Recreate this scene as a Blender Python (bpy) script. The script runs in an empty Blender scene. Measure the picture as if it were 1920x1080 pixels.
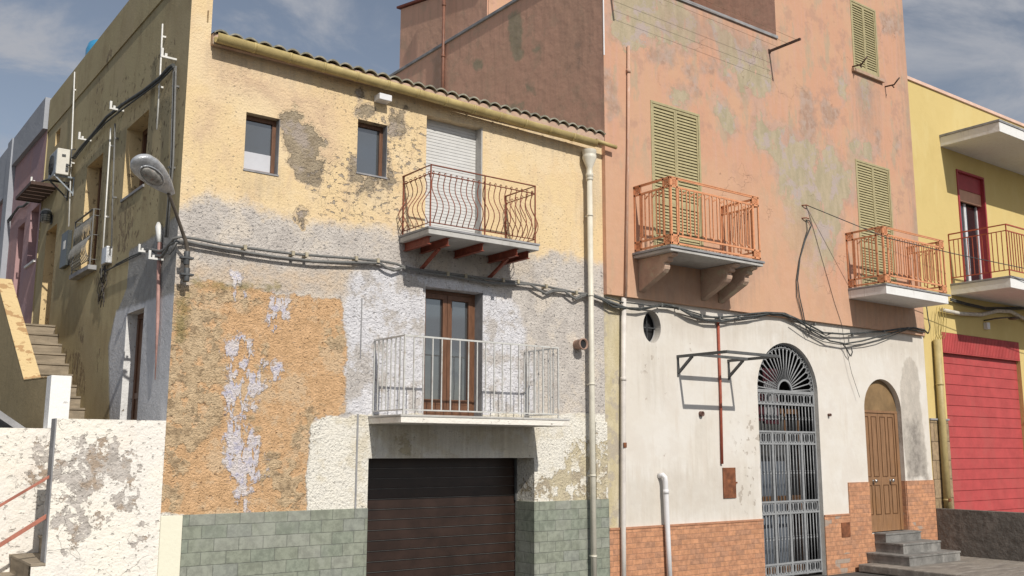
import bpy, math, random
import numpy as np
random.seed(7)
R_=math.radians
# ------------------------------------------------------------------ camera, world, sun
EYE=np.array([0.0,0.0,2.2]); FPX=1817.0856
RM=np.array([[0.80025923,-0.10084568,-0.59111362],[-0.5996487,-0.13035841,-0.78957464],[0.00256855,0.98632491,-0.1647925]])
sc=bpy.context.scene; C=sc.collection
import mathutils
cd=bpy.data.cameras.new('camera'); cam=bpy.data.objects.new('camera',cd); C.objects.link(cam)
m3=mathutils.Matrix([list(r) for r in RM]); cam.matrix_world=mathutils.Matrix.Translation(EYE)@m3.to_4x4()
cd.sensor_width=36; cd.lens=FPX/1920*36; cd.clip_start=0.05; cd.clip_end=3000
sc.camera=cam
SUN=np.array([0.112,1.0,-0.78]); SUN/=np.linalg.norm(SUN)
sl=bpy.data.lights.new('sun','SUN'); sl.energy=3.8; sl.angle=R_(0.5); sl.color=(1.0,0.94,0.85)
so=bpy.data.objects.new('sun',sl); C.objects.link(so); so.location=(-5,-20,25)
so.rotation_euler=mathutils.Vector(SUN).to_track_quat('-Z','Y').to_euler()
sc.view_settings.view_transform='Standard'; sc.view_settings.look='None'; sc.view_settings.gamma=1
sc.view_settings.exposure=0.0
sc.cycles.max_bounces=5; sc.cycles.diffuse_bounces=3; sc.cycles.glossy_bounces=2; sc.cycles.transmission_bounces=1
W=bpy.data.worlds.new('World'); sc.world=W; W.use_nodes=True
def build_world():
    nt=W.node_tree; nt.nodes.clear(); n=nt.nodes.new; l=nt.links.new
    out=n('ShaderNodeOutputWorld'); bg=n('ShaderNodeBackground'); bg.inputs[1].default_value=0.126
    sky=n('ShaderNodeTexSky'); sky.sky_type='NISHITA'; sky.sun_disc=False
    to=-SUN; sky.sun_elevation=math.asin(to[2]); sky.sun_rotation=math.atan2(to[0],to[1])
    sky.air_density=1.0; sky.dust_density=1.2; sky.ozone_density=1.5; sky.altitude=50
    tc=n('ShaderNodeTexCoord'); sep=n('ShaderNodeSeparateXYZ'); l(tc.outputs['Generated'],sep.inputs[0])
    zz=n('ShaderNodeMath'); zz.operation='ADD'; zz.inputs[1].default_value=0.22; l(sep.outputs[2],zz.inputs[0])
    zm=n('ShaderNodeMath'); zm.operation='MAXIMUM'; zm.inputs[1].default_value=0.1; l(zz.outputs[0],zm.inputs[0])
    dv=n('ShaderNodeVectorMath'); dv.operation='DIVIDE'
    cb=n('ShaderNodeCombineXYZ'); 
    for i in range(3): l(zm.outputs[0],cb.inputs[i])
    l(tc.outputs['Generated'],dv.inputs[0]); l(cb.outputs[0],dv.inputs[1])
    mp=n('ShaderNodeMapping'); mp.inputs['Scale'].default_value=(1.0,1.5,1.0); mp.inputs['Rotation'].default_value=(0,0,0.6); l(dv.outputs[0],mp.inputs[0])
    nz=n('ShaderNodeTexNoise'); nz.inputs['Scale'].default_value=2.3; nz.inputs['Detail'].default_value=10; nz.inputs['Roughness'].default_value=0.60; nz.inputs['Distortion'].default_value=0.5
    l(mp.outputs[0],nz.inputs['Vector'])
    mr=n('ShaderNodeMapRange'); mr.interpolation_type='SMOOTHSTEP'; mr.inputs[1].default_value=0.41; mr.inputs[2].default_value=0.62; mr.inputs[4].default_value=0.95; l(nz.outputs[0],mr.inputs[0])
    mx=n('ShaderNodeMix'); mx.data_type='RGBA'
    hs=n('ShaderNodeHueSaturation'); hs.inputs['Saturation'].default_value=0.67; hs.inputs['Value'].default_value=0.70; l(sky.outputs[0],hs.inputs['Color'])
    l(mr.outputs[0],mx.inputs[0]); l(hs.outputs[0],mx.inputs[6]); mx.inputs[7].default_value=(3.3,3.4,3.7,1)
    l(mx.outputs[2],bg.inputs[0]); l(bg.outputs[0],out.inputs[0])
build_world()
# ------------------------------------------------------------------ geometry helpers
def ray(px,py): return RM@np.array([px-960.0,-(py-540.0),-FPX])
def F(px,py,y=11.5):
    d=ray(px,py); p=EYE+d*(y/d[1]); return (p[0],p[2])
def S(px,py,x=3.597):
    d=ray(px,py); p=EYE+d*(x/d[0]); return (p[1],p[2])
def sdf(poly,U,V):
    P=np.array(poly,float); n=len(P); d=np.full(U.shape,1e9); ins=np.zeros(U.shape,bool)
    for i in range(n):
        a=P[i]; b=P[(i+1)%n]; e=b-a; wx=U-a[0]; wy=V-a[1]
        t=np.clip((wx*e[0]+wy*e[1])/max(e@e,1e-12),0,1)
        d=np.minimum(d,(wx-e[0]*t)**2+(wy-e[1]*t)**2)
        c=(a[1]>V)!=(b[1]>V)
        with np.errstate(divide='ignore',invalid='ignore'):
            xi=(b[0]-a[0])*(V-a[1])/(b[1]-a[1]+1e-15)+a[0]
        ins^=c&(U<xi)
    d=np.sqrt(d); return np.where(ins,d,-d)
def sdu(polys,U,V):
    r=np.full(U.shape,-3.0)
    for p in polys: r=np.maximum(r,sdf(p,U,V))
    return r
WL={}
class MB:
    def __init__(s): s.v=[]; s.f=[]; s.sm=[]
    def add(s,vs,fs,smooth=False):
        o=len(s.v); s.v+= [tuple(map(float,v)) for v in vs]
        for f in fs: s.f.append(tuple(i+o for i in f)); s.sm.append(smooth)
        return s
    def quad(s,a,b,c,d): return s.add([a,b,c,d],[(0,1,2,3)])
    def box(s,x0,x1,y0,y1,z0,z1):
        if x0>x1:x0,x1=x1,x0
        if y0>y1:y0,y1=y1,y0
        if z0>z1:z0,z1=z1,z0
        v=[(x0,y0,z0),(x1,y0,z0),(x1,y1,z0),(x0,y1,z0),(x0,y0,z1),(x1,y0,z1),(x1,y1,z1),(x0,y1,z1)]
        return s.add(v,[(0,3,2,1),(4,5,6,7),(0,1,5,4),(1,2,6,5),(2,3,7,6),(3,0,4,7)])
    def prism(s,pts,axis,a,b,smooth=False):
        # pts 2D polygon; axis 'x': pts=(y,z); 'y': (x,z); 'z': (x,y)
        def mk(p,t):
            return {'x':(t,p[0],p[1]),'y':(p[0],t,p[1]),'z':(p[0],p[1],t)}[axis]
        n=len(pts); v=[mk(p,a) for p in pts]+[mk(p,b) for p in pts]
        fs=[tuple(range(n-1,-1,-1)),tuple(range(n,2*n))]
        s.add(v,fs); o=len(s.v)-2*n
        for i in range(n): s.f.append((o+i,o+(i+1)%n,o+n+(i+1)%n,o+n+i)); s.sm.append(smooth)
        return s
    def tube(s,path,r,n=8,caps=True,square=False,smooth=True,up=(0,0,1)):
        P=[np.array(p,float) for p in path]; k=len(P)
        if square: n=4; smooth=False
        rr=r if hasattr(r,'__len__') else [r]*k
        rings=[]; prev=None
        for i in range(k):
            t=(P[min(i+1,k-1)]-P[max(i-1,0)]); t/=np.linalg.norm(t)+1e-12
            if prev is None:
                u=np.array(up,float)
                if abs(u@t)>0.95: u=np.array([0,1.0,0])
                if abs(u@t)>0.95: u=np.array([1.0,0,0])
            else: u=prev
            u=u-t*(u@t); u/=np.linalg.norm(u); w=np.cross(t,u); prev=u
            ring=[]
            for j in range(n):
                a=2*math.pi*j/n+(math.pi/4 if square else 0)
                q=rr[i]*(1.4142 if square else 1)
                ring.append(P[i]+q*(math.cos(a)*u+math.sin(a)*w))
            rings.append(ring)
        v=[p for r_ in rings for p in r_]; fs=[]
        for i in range(k-1):
            for j in range(n): fs.append((i*n+j,i*n+(j+1)%n,(i+1)*n+(j+1)%n,(i+1)*n+j))
        s.add(v,fs,smooth)
        if caps:
            o=len(s.v)-k*n
            s.f.append(tuple(o+j for j in range(n-1,-1,-1))); s.sm.append(False)
            s.f.append(tuple(o+(k-1)*n+j for j in range(n))); s.sm.append(False)
        return s
    def flat(s,path,w,t,nrm=(0,-1,0)):
        # flat bar along path: width w in-plane, thickness t along nrm
        P=[np.array(p,float) for p in path]; k=len(P); nn=np.array(nrm,float); v=[]
        for i in range(k):
            d=(P[min(i+1,k-1)]-P[max(i-1,0)]); d/=np.linalg.norm(d)+1e-12
            q=np.cross(nn,d); q/=np.linalg.norm(q)+1e-12
            for a,b in((-1,-1),(1,-1),(1,1),(-1,1)): v.append(P[i]+q*w/2*a+nn*t/2*b)
        fs=[(0,1,2,3),tuple(4*(k-1)+j for j in (3,2,1,0))]
        for i in range(k-1):
            for j in range(4): fs.append((i*4+j,(i+1)*4+j,(i+1)*4+(j+1)%4,i*4+(j+1)%4))
        return s.add(v,fs)
    def lathe(s,prof,c,axis='z',n=20):
        v=[];fs=[]
        for (r,h) in prof:
            for j in range(n):
                a=2*math.pi*j/n; x,y=r*math.cos(a),r*math.sin(a)
                v.append((c[0]+x,c[1]+y,c[2]+h) if axis=='z' else ((c[0]+x,c[1]+h,c[2]+y) if axis=='y' else (c[0]+h,c[1]+x,c[2]+y)))
        for i in range(len(prof)-1):
            for j in range(n): fs.append((i*n+j,i*n+(j+1)%n,(i+1)*n+(j+1)%n,(i+1)*n+j))
        return s.add(v,fs,True)
    def build(s,name,mat,parent=None,loc=None,bevel=0,attrs=None,plane='XZ',fixn=True,seg=2):
        me=bpy.data.meshes.new(name)
        V=np.array(s.v,float)
        if parent is not None: L=np.array(WL[parent.name])
        else:
            if loc is None:
                mn,mx=V.min(0),V.max(0); L=np.array([(mn[0]+mx[0])/2,(mn[1]+mx[1])/2,mn[2]])
            else: L=np.array(loc,float)
        me.from_pydata([tuple(p) for p in V-L],[],s.f); me.update()
        me.polygons.foreach_set('use_smooth',s.sm)
        if fixn:
            import bmesh
            b=bmesh.new(); b.from_mesh(me); bmesh.ops.recalc_face_normals(b,faces=b.faces); b.to_mesh(me); b.free()
        if attrs:
            U=V[:,0] if plane=='XZ' else V[:,1]; Z=V[:,2]
            for k,pl in attrs.items():
                a=me.attributes.new(k,'FLOAT','POINT'); a.data.foreach_set('value',sdu(pl,U,Z).astype(np.float32))
        o=bpy.data.objects.new(name,me); C.objects.link(o); me.materials.append(mat)
        if parent is not None: o.parent=parent
        else: o.location=tuple(L)
        WL[o.name]=tuple(L)
        if bevel:
            m=o.modifiers.new('bevel','BEVEL'); m.width=bevel; m.segments=seg; m.limit_method='ANGLE'
        return o
def thing(name,label,cat,loc,group=None):
    o=bpy.data.objects.new(name,None); C.objects.link(o); o.location=loc; o.empty_display_size=0.2
    o['label']=label; o['category']=cat
    if group: o['group']=group
    WL[o.name]=tuple(loc); return o
def tag(o,label,cat,group=None):
    o['label']=label; o['category']=cat
    if group: o['group']=group
    return o
def structure(o): o['kind']='structure'; return o
def wall(mb,plane,c,u0,u1,z0,z1,ops=(),step=0.07,depth=0.3,rv=None,inward=1):
    """grid wall. plane 'y': u=x, wall at y=c.  plane 'x': u=y, wall at x=c. ops: dict(u0,u1,z0,z1[,arch][,round][,d])"""
    def P(u,z,d=0.0): return (u,c+d*inward,z) if plane=='y' else (c+d*inward,u,z)
    us=set(np.linspace(u0,u1,max(2,int((u1-u0)/step)+1)).round(5)); zs=set(np.linspace(z0,z1,max(2,int((z1-z0)/step)+1)).round(5))
    for o in ops:
        us|={round(o['u0'],5),round(o['u1'],5)}; zs|={round(o['z0'],5),round(o['z1'],5)}
    us=sorted(u for u in us if u0-1e-6<=u<=u1+1e-6); zs=sorted(z for z in zs if z0-1e-6<=z<=z1+1e-6)
    idx={};vs=[];fs=[]
    for i,u in enumerate(us):
        for j,z in enumerate(zs): idx[i,j]=len(vs); vs.append(P(u,z))
    for i in range(len(us)-1):
        for j in range(len(zs)-1):
            cu=(us[i]+us[i+1])/2; cz=(zs[j]+zs[j+1])/2
            if any(o['u0']<cu<o['u1'] and o['z0']<cz<o['z1'] for o in ops): continue
            fs.append((idx[i,j],idx[i+1,j],idx[i+1,j+1],idx[i,j+1]))
    mb.add(vs,fs)
    wmb=mb
    for o in ops:
        mb=wmb
        if rv is not None: mb=MB(); rv.append(mb)
        d=o.get('d',depth); a,b,e,t=o['u0'],o['u1'],o['z0'],o['z1']
        if o.get('round'):
            cu,cz,ru,rz=(a+b)/2,(e+t)/2,(b-a)/2,(t-e)/2; n=40
            pts=[(cu-ru*math.cos(math.pi*2*k/n),cz+rz*math.sin(math.pi*2*k/n)) for k in range(n+1)]
            for k in range(n):
                p,q=pts[k],pts[k+1]; zz=t if k<n/2 else e
                wmb.quad(P(*p),P(*q),P(q[0],zz),P(p[0],zz)); mb.add([P(*p),P(*q),P(*q,d),P(*p,d)],[(0,1,2,3)],True)
            continue
        if 'arch' in o:
            sp=o['arch']; cu,ru,rz=(a+b)/2,(b-a)/2,t-sp; n=28
            pts=[(cu-ru*math.cos(math.pi*k/n),sp+rz*math.sin(math.pi*k/n)) for k in range(n+1)]
            for k in range(n):
                p,q=pts[k],pts[k+1]
                wmb.quad(P(*p),P(*q),P(q[0],t),P(p[0],t)); mb.add([P(*p),P(*q),P(*q,d),P(*p,d)],[(0,1,2,3)],True)
            top=sp
        else:
            top=t; mb.quad(P(a,t),P(b,t),P(b,t,d),P(a,t,d))
        nz=max(1,int((top-e)/0.1)); zz=np.linspace(e,top,nz+1)
        for u in(a,b):
            for k in range(nz): mb.quad(P(u,zz[k]),P(u,zz[k+1]),P(u,zz[k+1],d),P(u,zz[k],d))
        if o.get('sill',True): mb.quad(P(a,e),P(b,e),P(b,e,d),P(a,e,d))
    return wmb
# ------------------------------------------------------------------ material helpers
class NG:
    def __init__(s,name):
        s.m=bpy.data.materials.new(name); s.m.use_nodes=True; s.nt=s.m.node_tree; s.nt.nodes.clear()
        s.out=s.n('ShaderNodeOutputMaterial'); s.b=s.n('ShaderNodeBsdfPrincipled'); s.l(s.b.outputs[0],s.out.inputs[0])
        s.geo=s.n('ShaderNodeNewGeometry'); s.P=s.geo.outputs['Position']
    def n(s,t): return s.nt.nodes.new(t)
    def l(s,a,b): s.nt.links.new(a,b)
    def put(s,inp,v):
        if isinstance(v,(int,float)): inp.default_value=v
        elif isinstance(v,tuple): inp.default_value=(v+(1,))[:4] if len(inp.default_value)==4 else v[:3]
        else: s.l(v,inp)
    def math(s,op,a,b=0.0,c=None):
        x=s.n('ShaderNodeMath'); x.operation=op; s.put(x.inputs[0],a); s.put(x.inputs[1],b)
        if c is not None: s.put(x.inputs[2],c)
        return x.outputs[0]
    def noise(s,scale,detail=4,rough=0.55,vec=None,dist=0.0):
        x=s.n('ShaderNodeTexNoise'); x.inputs['Scale'].default_value=scale; x.inputs['Detail'].default_value=detail; x.inputs['Roughness'].default_value=rough; x.inputs['Distortion'].default_value=dist
        s.l(vec or s.P,x.inputs['Vector']); return x.outputs[0]
    def scaled(s,sc,off=(0,0,0)):
        x=s.n('ShaderNodeMapping'); x.inputs['Scale'].default_value=sc; x.inputs['Location'].default_value=off; s.l(s.P,x.inputs[0]); return x.outputs[0]
    def step(s,v,lo,hi,a=0.0,b=1.0):
        x=s.n('ShaderNodeMapRange'); x.interpolation_type='SMOOTHSTEP'; s.put(x.inputs[0],v); x.inputs[1].default_value=lo; x.inputs[2].default_value=hi; x.inputs[3].default_value=a; x.inputs[4].default_value=b; return x.outputs[0]
    def mix(s,f,a,b,mode='MIX'):
        x=s.n('ShaderNodeMix'); x.data_type='RGBA'; x.blend_type=mode; s.put(x.inputs[0],f); s.put(x.inputs[6],a); s.put(x.inputs[7],b); return x.outputs[2]
    def attr(s,name):
        x=s.n('ShaderNodeAttribute'); x.attribute_name=name; return x.outputs['Fac']
    def vor(s,scale,feat='F1',vec=None,rand=1.0):
        x=s.n('ShaderNodeTexVoronoi'); x.feature=feat; x.inputs['Scale'].default_value=scale; x.inputs['Randomness'].default_value=rand; s.l(vec or s.P,x.inputs['Vector']); return x.outputs['Distance']
    def finish(s,col,rough=0.9,h=None,metal=0.0,spec=0.3,bump=1.0):
        s.put(s.b.inputs['Base Color'],col); s.put(s.b.inputs['Roughness'],rough); s.put(s.b.inputs['Metallic'],metal); s.b.inputs['Specular IOR Level'].default_value=spec
        if h is not None:
            x=s.n('ShaderNodeBump'); x.inputs['Strength'].default_value=bump; x.inputs['Distance'].default_value=1.0; s.l(h,x.inputs['Height']); s.l(x.outputs[0],s.b.inputs['Normal'])
        return s.m
    def tilt(s,amp=1.0): pass
def sc3(c,k): return tuple(x*k for x in c[:3])
def plaster(name,base,mott=(),layers=(),pits=(),grain=(38,0.004),coarse=(9,0.008),cracks=None,rough=0.92):
    g=NG(name); col=base; h=g.math('MULTIPLY',g.noise(grain[0],2,0.6),grain[1]); h=g.math('ADD',h,g.math('MULTIPLY',g.noise(coarse[0],2,0.6),coarse[1]))
    for i,(scl,c,lo,hi,op) in enumerate(mott):
        vec=g.scaled(scl,(i*3.7,i*1.3,i*5.1)) if isinstance(scl,tuple) else g.scaled((scl,)*3,(i*3.7,i*1.3,i*5.1))
        col=g.mix(g.math('MULTIPLY',g.step(g.noise(1.0,5,0.64,vec),lo,hi),op),col,c)
    for L in layers:
        ns=L.get('ns',4.0); amp=L.get('amp',0.25); soft=L.get('soft',0.012)
        st=L.get('stretch',(1,1,1)); vec=g.scaled(tuple(ns*x for x in st),(L.get('seed',0)*1.7,3.1,L.get('seed',0)))
        nz=g.noise(1.0,L.get('detail',5.5),L.get('nr',0.66),vec)
        d=g.math('ADD',g.attr(L['a']),g.math('MULTIPLY_ADD',g.math('SUBTRACT',nz,0.5),amp,L.get('off',0.0)))
        f=g.step(d,-soft,soft,0,L.get('op',1.0))
        if 'off' in L: pass
        if 'brk' in L: f=g.math('MULTIPLY',f,g.step(g.noise(L['brk'][0],4,0.6,g.scaled((1,1,L['brk'][2] if len(L['brk'])>2 else 1),(2,6,L.get('seed',0)))),L['brk'][1],L['brk'][1]+0.05))
        c1,c2=L['c']; lc=g.mix(g.step(g.noise(L.get('cs',6.0),4,0.65,g.scaled((1,1,L.get('cz',1.0)),(5,7,L.get('seed',0)))),0.36,0.64),c1,c2)
        if 'c3' in L: lc=g.mix(g.step(g.noise(L.get('cs3',2.0),5,0.68,g.scaled((1,1,1),(15,2,L.get('seed',0)))),0.50,0.60),lc,L['c3'])
        if 'speck' in L:
            sp=g.step(g.noise(L['speck'][1],3,0.6,g.scaled((1,1,1.5),(1,9,4))),L['speck'][2],L['speck'][2]+0.06)
            lc=g.mix(g.math('MULTIPLY',sp,0.9),lc,L['speck'][0]); hh=g.math('MULTIPLY',sp,-0.006); h=g.math('ADD',h,g.math('MULTIPLY',hh,f))
        col=g.mix(f,col,lc)
        if 'edge' in L:
            e=g.step(g.math('ABSOLUTE',d),0.0,L['edge'][1],1,0); col=g.mix(g.math('MULTIPLY',e,L['edge'][2]),col,L['edge'][0])
        if L.get('h'): h=g.math('ADD',h,g.math('MULTIPLY',f,L['h']))
        if L.get('rough'): h=g.math('ADD',h,g.math('MULTIPLY',g.math('MULTIPLY',g.noise(L.get('rs',22),3,0.7),f),L['rough']))
    for p in pits:
        vec=g.scaled(p.get('sc',(18,18,26)),(p.get('seed',2),1,4)); n=g.noise(1.0,p.get('detail',3.0),0.55,vec)
        t=p.get('t',0.62)
        if 'a' in p: 
            m=g.step(g.math('ADD',g.attr(p['a']),g.math('MULTIPLY',g.math('SUBTRACT',g.noise(3,4),0.5),0.8)),-0.1,0.15)
        else: m=g.step(g.noise(p.get('ms',1.3),4,0.6,g.scaled((1,1,1),(8,8,8))),p.get('mlo',0.42),p.get('mhi',0.58))
        f=g.math('MULTIPLY',g.step(n,t,t+p.get('w',0.05)),m)
        col=g.mix(g.math('MULTIPLY',f,p.get('op',0.8)),col,p['c']); h=g.math('ADD',h,g.math('MULTIPLY',f,-p.get('d',0.008)))
    for cracks in (cracks if isinstance(cracks,list) else [cracks] if cracks else []):
        v=g.vor(cracks.get('s',1.2),'DISTANCE_TO_EDGE',g_dist(g,cracks.get('wob',0.25)))
        m=g.step(g.noise(0.9,3,0.5,g.scaled((1,1,1),(3,3,9))),cracks.get('lo',0.5),cracks.get('lo',0.5)+0.06)
        if 'a' in cracks: m=g.math('MULTIPLY',m,g.step(g.attr(cracks['a']),-0.05,0.1))
        f=g.math('MULTIPLY',g.step(v,0.0,cracks.get('w',0.010),1,0),m)
        col=g.mix(g.math('MULTIPLY',f,cracks.get('op',0.7)),col,cracks['c']); h=g.math('ADD',h,g.math('MULTIPLY',f,-0.004))
    return g.finish(col,rough,h)
def g_dist(g,w):
    n=g.n('ShaderNodeTexNoise'); n.inputs['Scale'].default_value=2.5; n.inputs['Detail'].default_value=5; g.l(g.P,n.inputs['Vector'])
    a=g.n('ShaderNodeVectorMath'); a.operation='SUBTRACT'; g.l(n.outputs[1],a.inputs[0]); a.inputs[1].default_value=(.5,.5,.5)
    b=g.n('ShaderNodeVectorMath'); b.operation='SCALE'; g.l(a.outputs[0],b.inputs[0]); b.inputs['Scale'].default_value=w*2
    c=g.n('ShaderNodeVectorMath'); c.operation='ADD'; g.l(g.P,c.inputs[0]); g.l(b.outputs[0],c.inputs[1]); return c.outputs[0]
def tiles(name,w,hh,cols,mortar,mw=0.006,off=0.5,grime=None,axis='X',gl=0.8,bh=0.004,odd=None,zoff=0.0):
    g=NG(name); s=g.n('ShaderNodeSeparateXYZ'); g.l(g.P,s.inputs[0])
    wob=g.math('MULTIPLY',g.math('SUBTRACT',g.noise(3,2),0.5),0.012)
    X=g.math('ADD',g.math('ADD',s.outputs[0],s.outputs[1]),wob) if axis=='XY' else g.math('ADD',s.outputs[0],wob); Z=g.math('ADD',s.outputs[2],g.math('ADD',wob,zoff))
    rz=g.math('DIVIDE',Z,hh); row=g.math('FLOOR',rz); u=g.math('ADD',g.math('DIVIDE',X,w),g.math('MULTIPLY',g.math('MODULO',g.math('ABSOLUTE',row),2.0),off)); ci=g.math('FLOOR',u)
    cb=g.n('ShaderNodeCombineXYZ'); g.l(ci,cb.inputs[0]); g.l(row,cb.inputs[1])
    wn=g.n('ShaderNodeTexWhiteNoise'); wn.noise_dimensions='2D'; g.l(cb.outputs[0],wn.inputs['Vector']); r=wn.outputs[0]
    cr=g.n('ShaderNodeValToRGB'); cr.color_ramp.interpolation='CONSTANT'; e=cr.color_ramp.elements
    for i,c in enumerate(cols):
        p=i/len(cols)
        if i<2: el=e[i]; el.position=p
        else: el=e.new(p)
        el.color=(*c,1)
    g.l(r,cr.inputs[0]); col=cr.outputs[0]
    col=g.mix(0.40,col,g.mix(g.step(g.noise(11,5,0.7),0.35,0.65),sc3(cols[0],0.55),sc3(cols[0],1.45)))
    if odd:
        a=g.step(g.noise(odd[1],2,0.4,g.scaled((1,1,1.6),(4,4,1))),odd[2],odd[2]+0.02); col=g.mix(g.math('MULTIPLY',a,g.math('GREATER_THAN',r,0.55)),col,odd[0])
    fu=g.math('FRACT',u); fz=g.math('FRACT',rz)
    du=g.math('MULTIPLY',g.math('MINIMUM',fu,g.math('SUBTRACT',1.0,fu)),w); dz=g.math('MULTIPLY',g.math('MINIMUM',fz,g.math('SUBTRACT',1.0,fz)),hh)
    d=g.math('ADD',g.math('MINIMUM',du,dz),g.math('MULTIPLY',g.math('SUBTRACT',g.noise(26,3),0.5),mw*2.2)); mk=g.step(d,mw*0.35,mw,1,0)
    col=g.mix(g.math('MULTIPLY',mk,0.75),col,mortar)
    if grime: col=g.mix(g.math('MULTIPLY',g.step(g.noise(1.6,7,0.65),grime[1],grime[1]+0.25),grime[2]),col,grime[0])
    h=g.math('ADD',g.math('MULTIPLY',mk,-bh),g.math('ADD',g.math('MULTIPLY',g.noise(24,6,0.7),0.004),g.math('MULTIPLY',r,0.0008)))
    return g.finish(col,gl,h)
def simple(name,c,rough=0.6,metal=0.0,var=0.25,scale=9,bump=0.002,dirt=None,spec=0.4,st=(1,1,1)):
    g=NG(name); v=g.noise(1.0,7,0.65,g.scaled(tuple(scale*x for x in st)))
    col=g.mix(g.step(v,0.3,0.7),sc3(c,1-var),sc3(c,1+var*0.6))
    if dirt: col=g.mix(g.math('MULTIPLY',g.step(g.noise(dirt[1],8,0.7,g.scaled((1,1,0.5))),dirt[2],dirt[2]+0.12),dirt[3] if len(dirt)>3 else 0.8),col,dirt[0])
    return g.finish(col,rough,g.math('MULTIPLY',g.noise(scale*6,4,0.6),bump),metal,spec)
# ================================================================== polygons (metres on each wall, from survey points)
def FP(l,y=11.5): return [F(a,b,y) for a,b in l]
def SP(l): return [S(a,b) for a,b in l]
def zp(l,s,ox,oy,y=11.5): return [F(ox+a/s,oy+b/s,y) for a,b in l]
H1={
 'grey':[FP([(270,385),(343,378),(400,367),(454,379),(483,396),(546,404),(608,417),(671,419),(754,431),(880,455),(1013,474),(1070,478),(1175,495),(1250,1200),(200,1200)])],
 'tanz':[FP([(440,540),(600,548),(655,560),(660,500),(560,505),(470,500),(360,490),(335,500),(332,560)])],
 'white':[FP([(648,780),(643,700),(652,650),(642,600),(648,540),(665,515),(760,497),(850,520),(960,560),(985,620),(1000,700),(1000,790)])],
 'orange':[FP([(300,970),(300,780),(320,600),(335,535),(400,528),(444,535),(533,552),(639,563),(644,613),(650,647),(647,702),(644,776),(583,791),(574,975)])],
 'tan':[FP([(300,970),(300,780),(325,600),(330,540),(360,545),(420,590),(410,650),(430,720),(415,790),(380,830),(340,920),(330,960)]),FP([(600,590),(640,610),(640,660),(605,650)]),FP([(455,755),(480,750),(480,800),(462,800)]),FP([(560,780),(600,760),(610,800),(560,850),(540,840)]),FP([(500,850),(560,860),(575,950),(520,955),(495,900)]),FP([(470,640),(500,650),(495,690),(475,680)]),FP([(330,545),(420,540),(520,555),(500,575),(380,575)])],
 'moss':[FP([(350,520),(440,532),(530,534),(535,542),(440,541),(350,530)]),FP([(335,560),(350,555),(345,640),(325,640)])],
 'fleck':[FP([(425,640),(452,630),(472,655),(460,690),(476,690),(520,680),(526,700),(490,722),(470,760),(452,765),(450,815),(436,815),(430,770),(428,740),(432,700)]),FP([(425,812),(452,795),(482,820),(497,860),(492,888),(468,900),(463,950),(450,940),(445,900),(425,860)]),FP([(500,590),(515,560),(536,560),(536,590),(515,612)]),FP([(440,500),(450,560),(446,562)])],
 'cream':[FP([(574,985),(574,958),(579,850),(583,796),(600,783),(700,778),(700,776),(1200,776),(1200,985)]),FP([(290,962),(345,966),(345,1200),(290,1200)])],
 'peel':[FP([(1062,872),(1072,835),(1105,828),(1142,845),(1142,940),(1000,940),(1003,908),(1030,905),(1045,890)]),FP([(740,826),(772,828),(765,845),(745,845)])],
 'hole':[zp([(305,400),(330,368),(410,385),(385,420),(400,445),(440,440),(465,470),(505,530),(465,545),(470,570),(450,610),(497,605),(490,660),(480,712),(430,715),(385,690),(375,650),(345,615),(355,580),(320,540),(318,500),(305,460)],2.4,400,50),
   zp([(615,600),(645,580),(652,668),(780,682),(785,560),(800,640),(822,700),(790,738),(760,715),(735,690),(700,760),(685,690),(650,750),(660,700),(620,705)],2.4,400,50),
   zp([(650,290),(668,285),(665,350),(720,355),(730,395),(700,415),(650,400)],2.4,400,50),zp([(368,868),(380,822),(420,830),(400,897)],2.4,400,50),
   zp([(820,470),(832,400),(865,352),(872,362),(846,400),(852,430),(880,460),(850,500)],2.4,400,50),FP([(735,205),(742,210),(738,260),(728,250)])],
 'pitz':[FP([(600,290),(670,260),(660,205),(800,235),(800,330),(760,340),(755,425),(600,410),(560,330)])],
 'streak':[FP([(760,440),(1005,470),(1000,530),(755,520)]),FP([(455,322),(526,330),(524,372),(455,366)]),FP([(668,328),(730,336),(726,380),(668,374)]),FP([(700,803),(1000,803),(995,855),(700,855)]),FP([(400,90),(1120,280),(1120,305),(400,112)]),FP([(1085,300),(1128,300),(1130,420),(1090,420)])],
 'worn':[FP([(395,95),(620,190),(640,300),(560,290),(520,200),(395,150)]),FP([(380,190),(410,190),(410,250),(380,250)])],
}
def f3(x,ox=1130,oy=0,s=3.2725): return zp(x,s,ox,oy,11.42)
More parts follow.
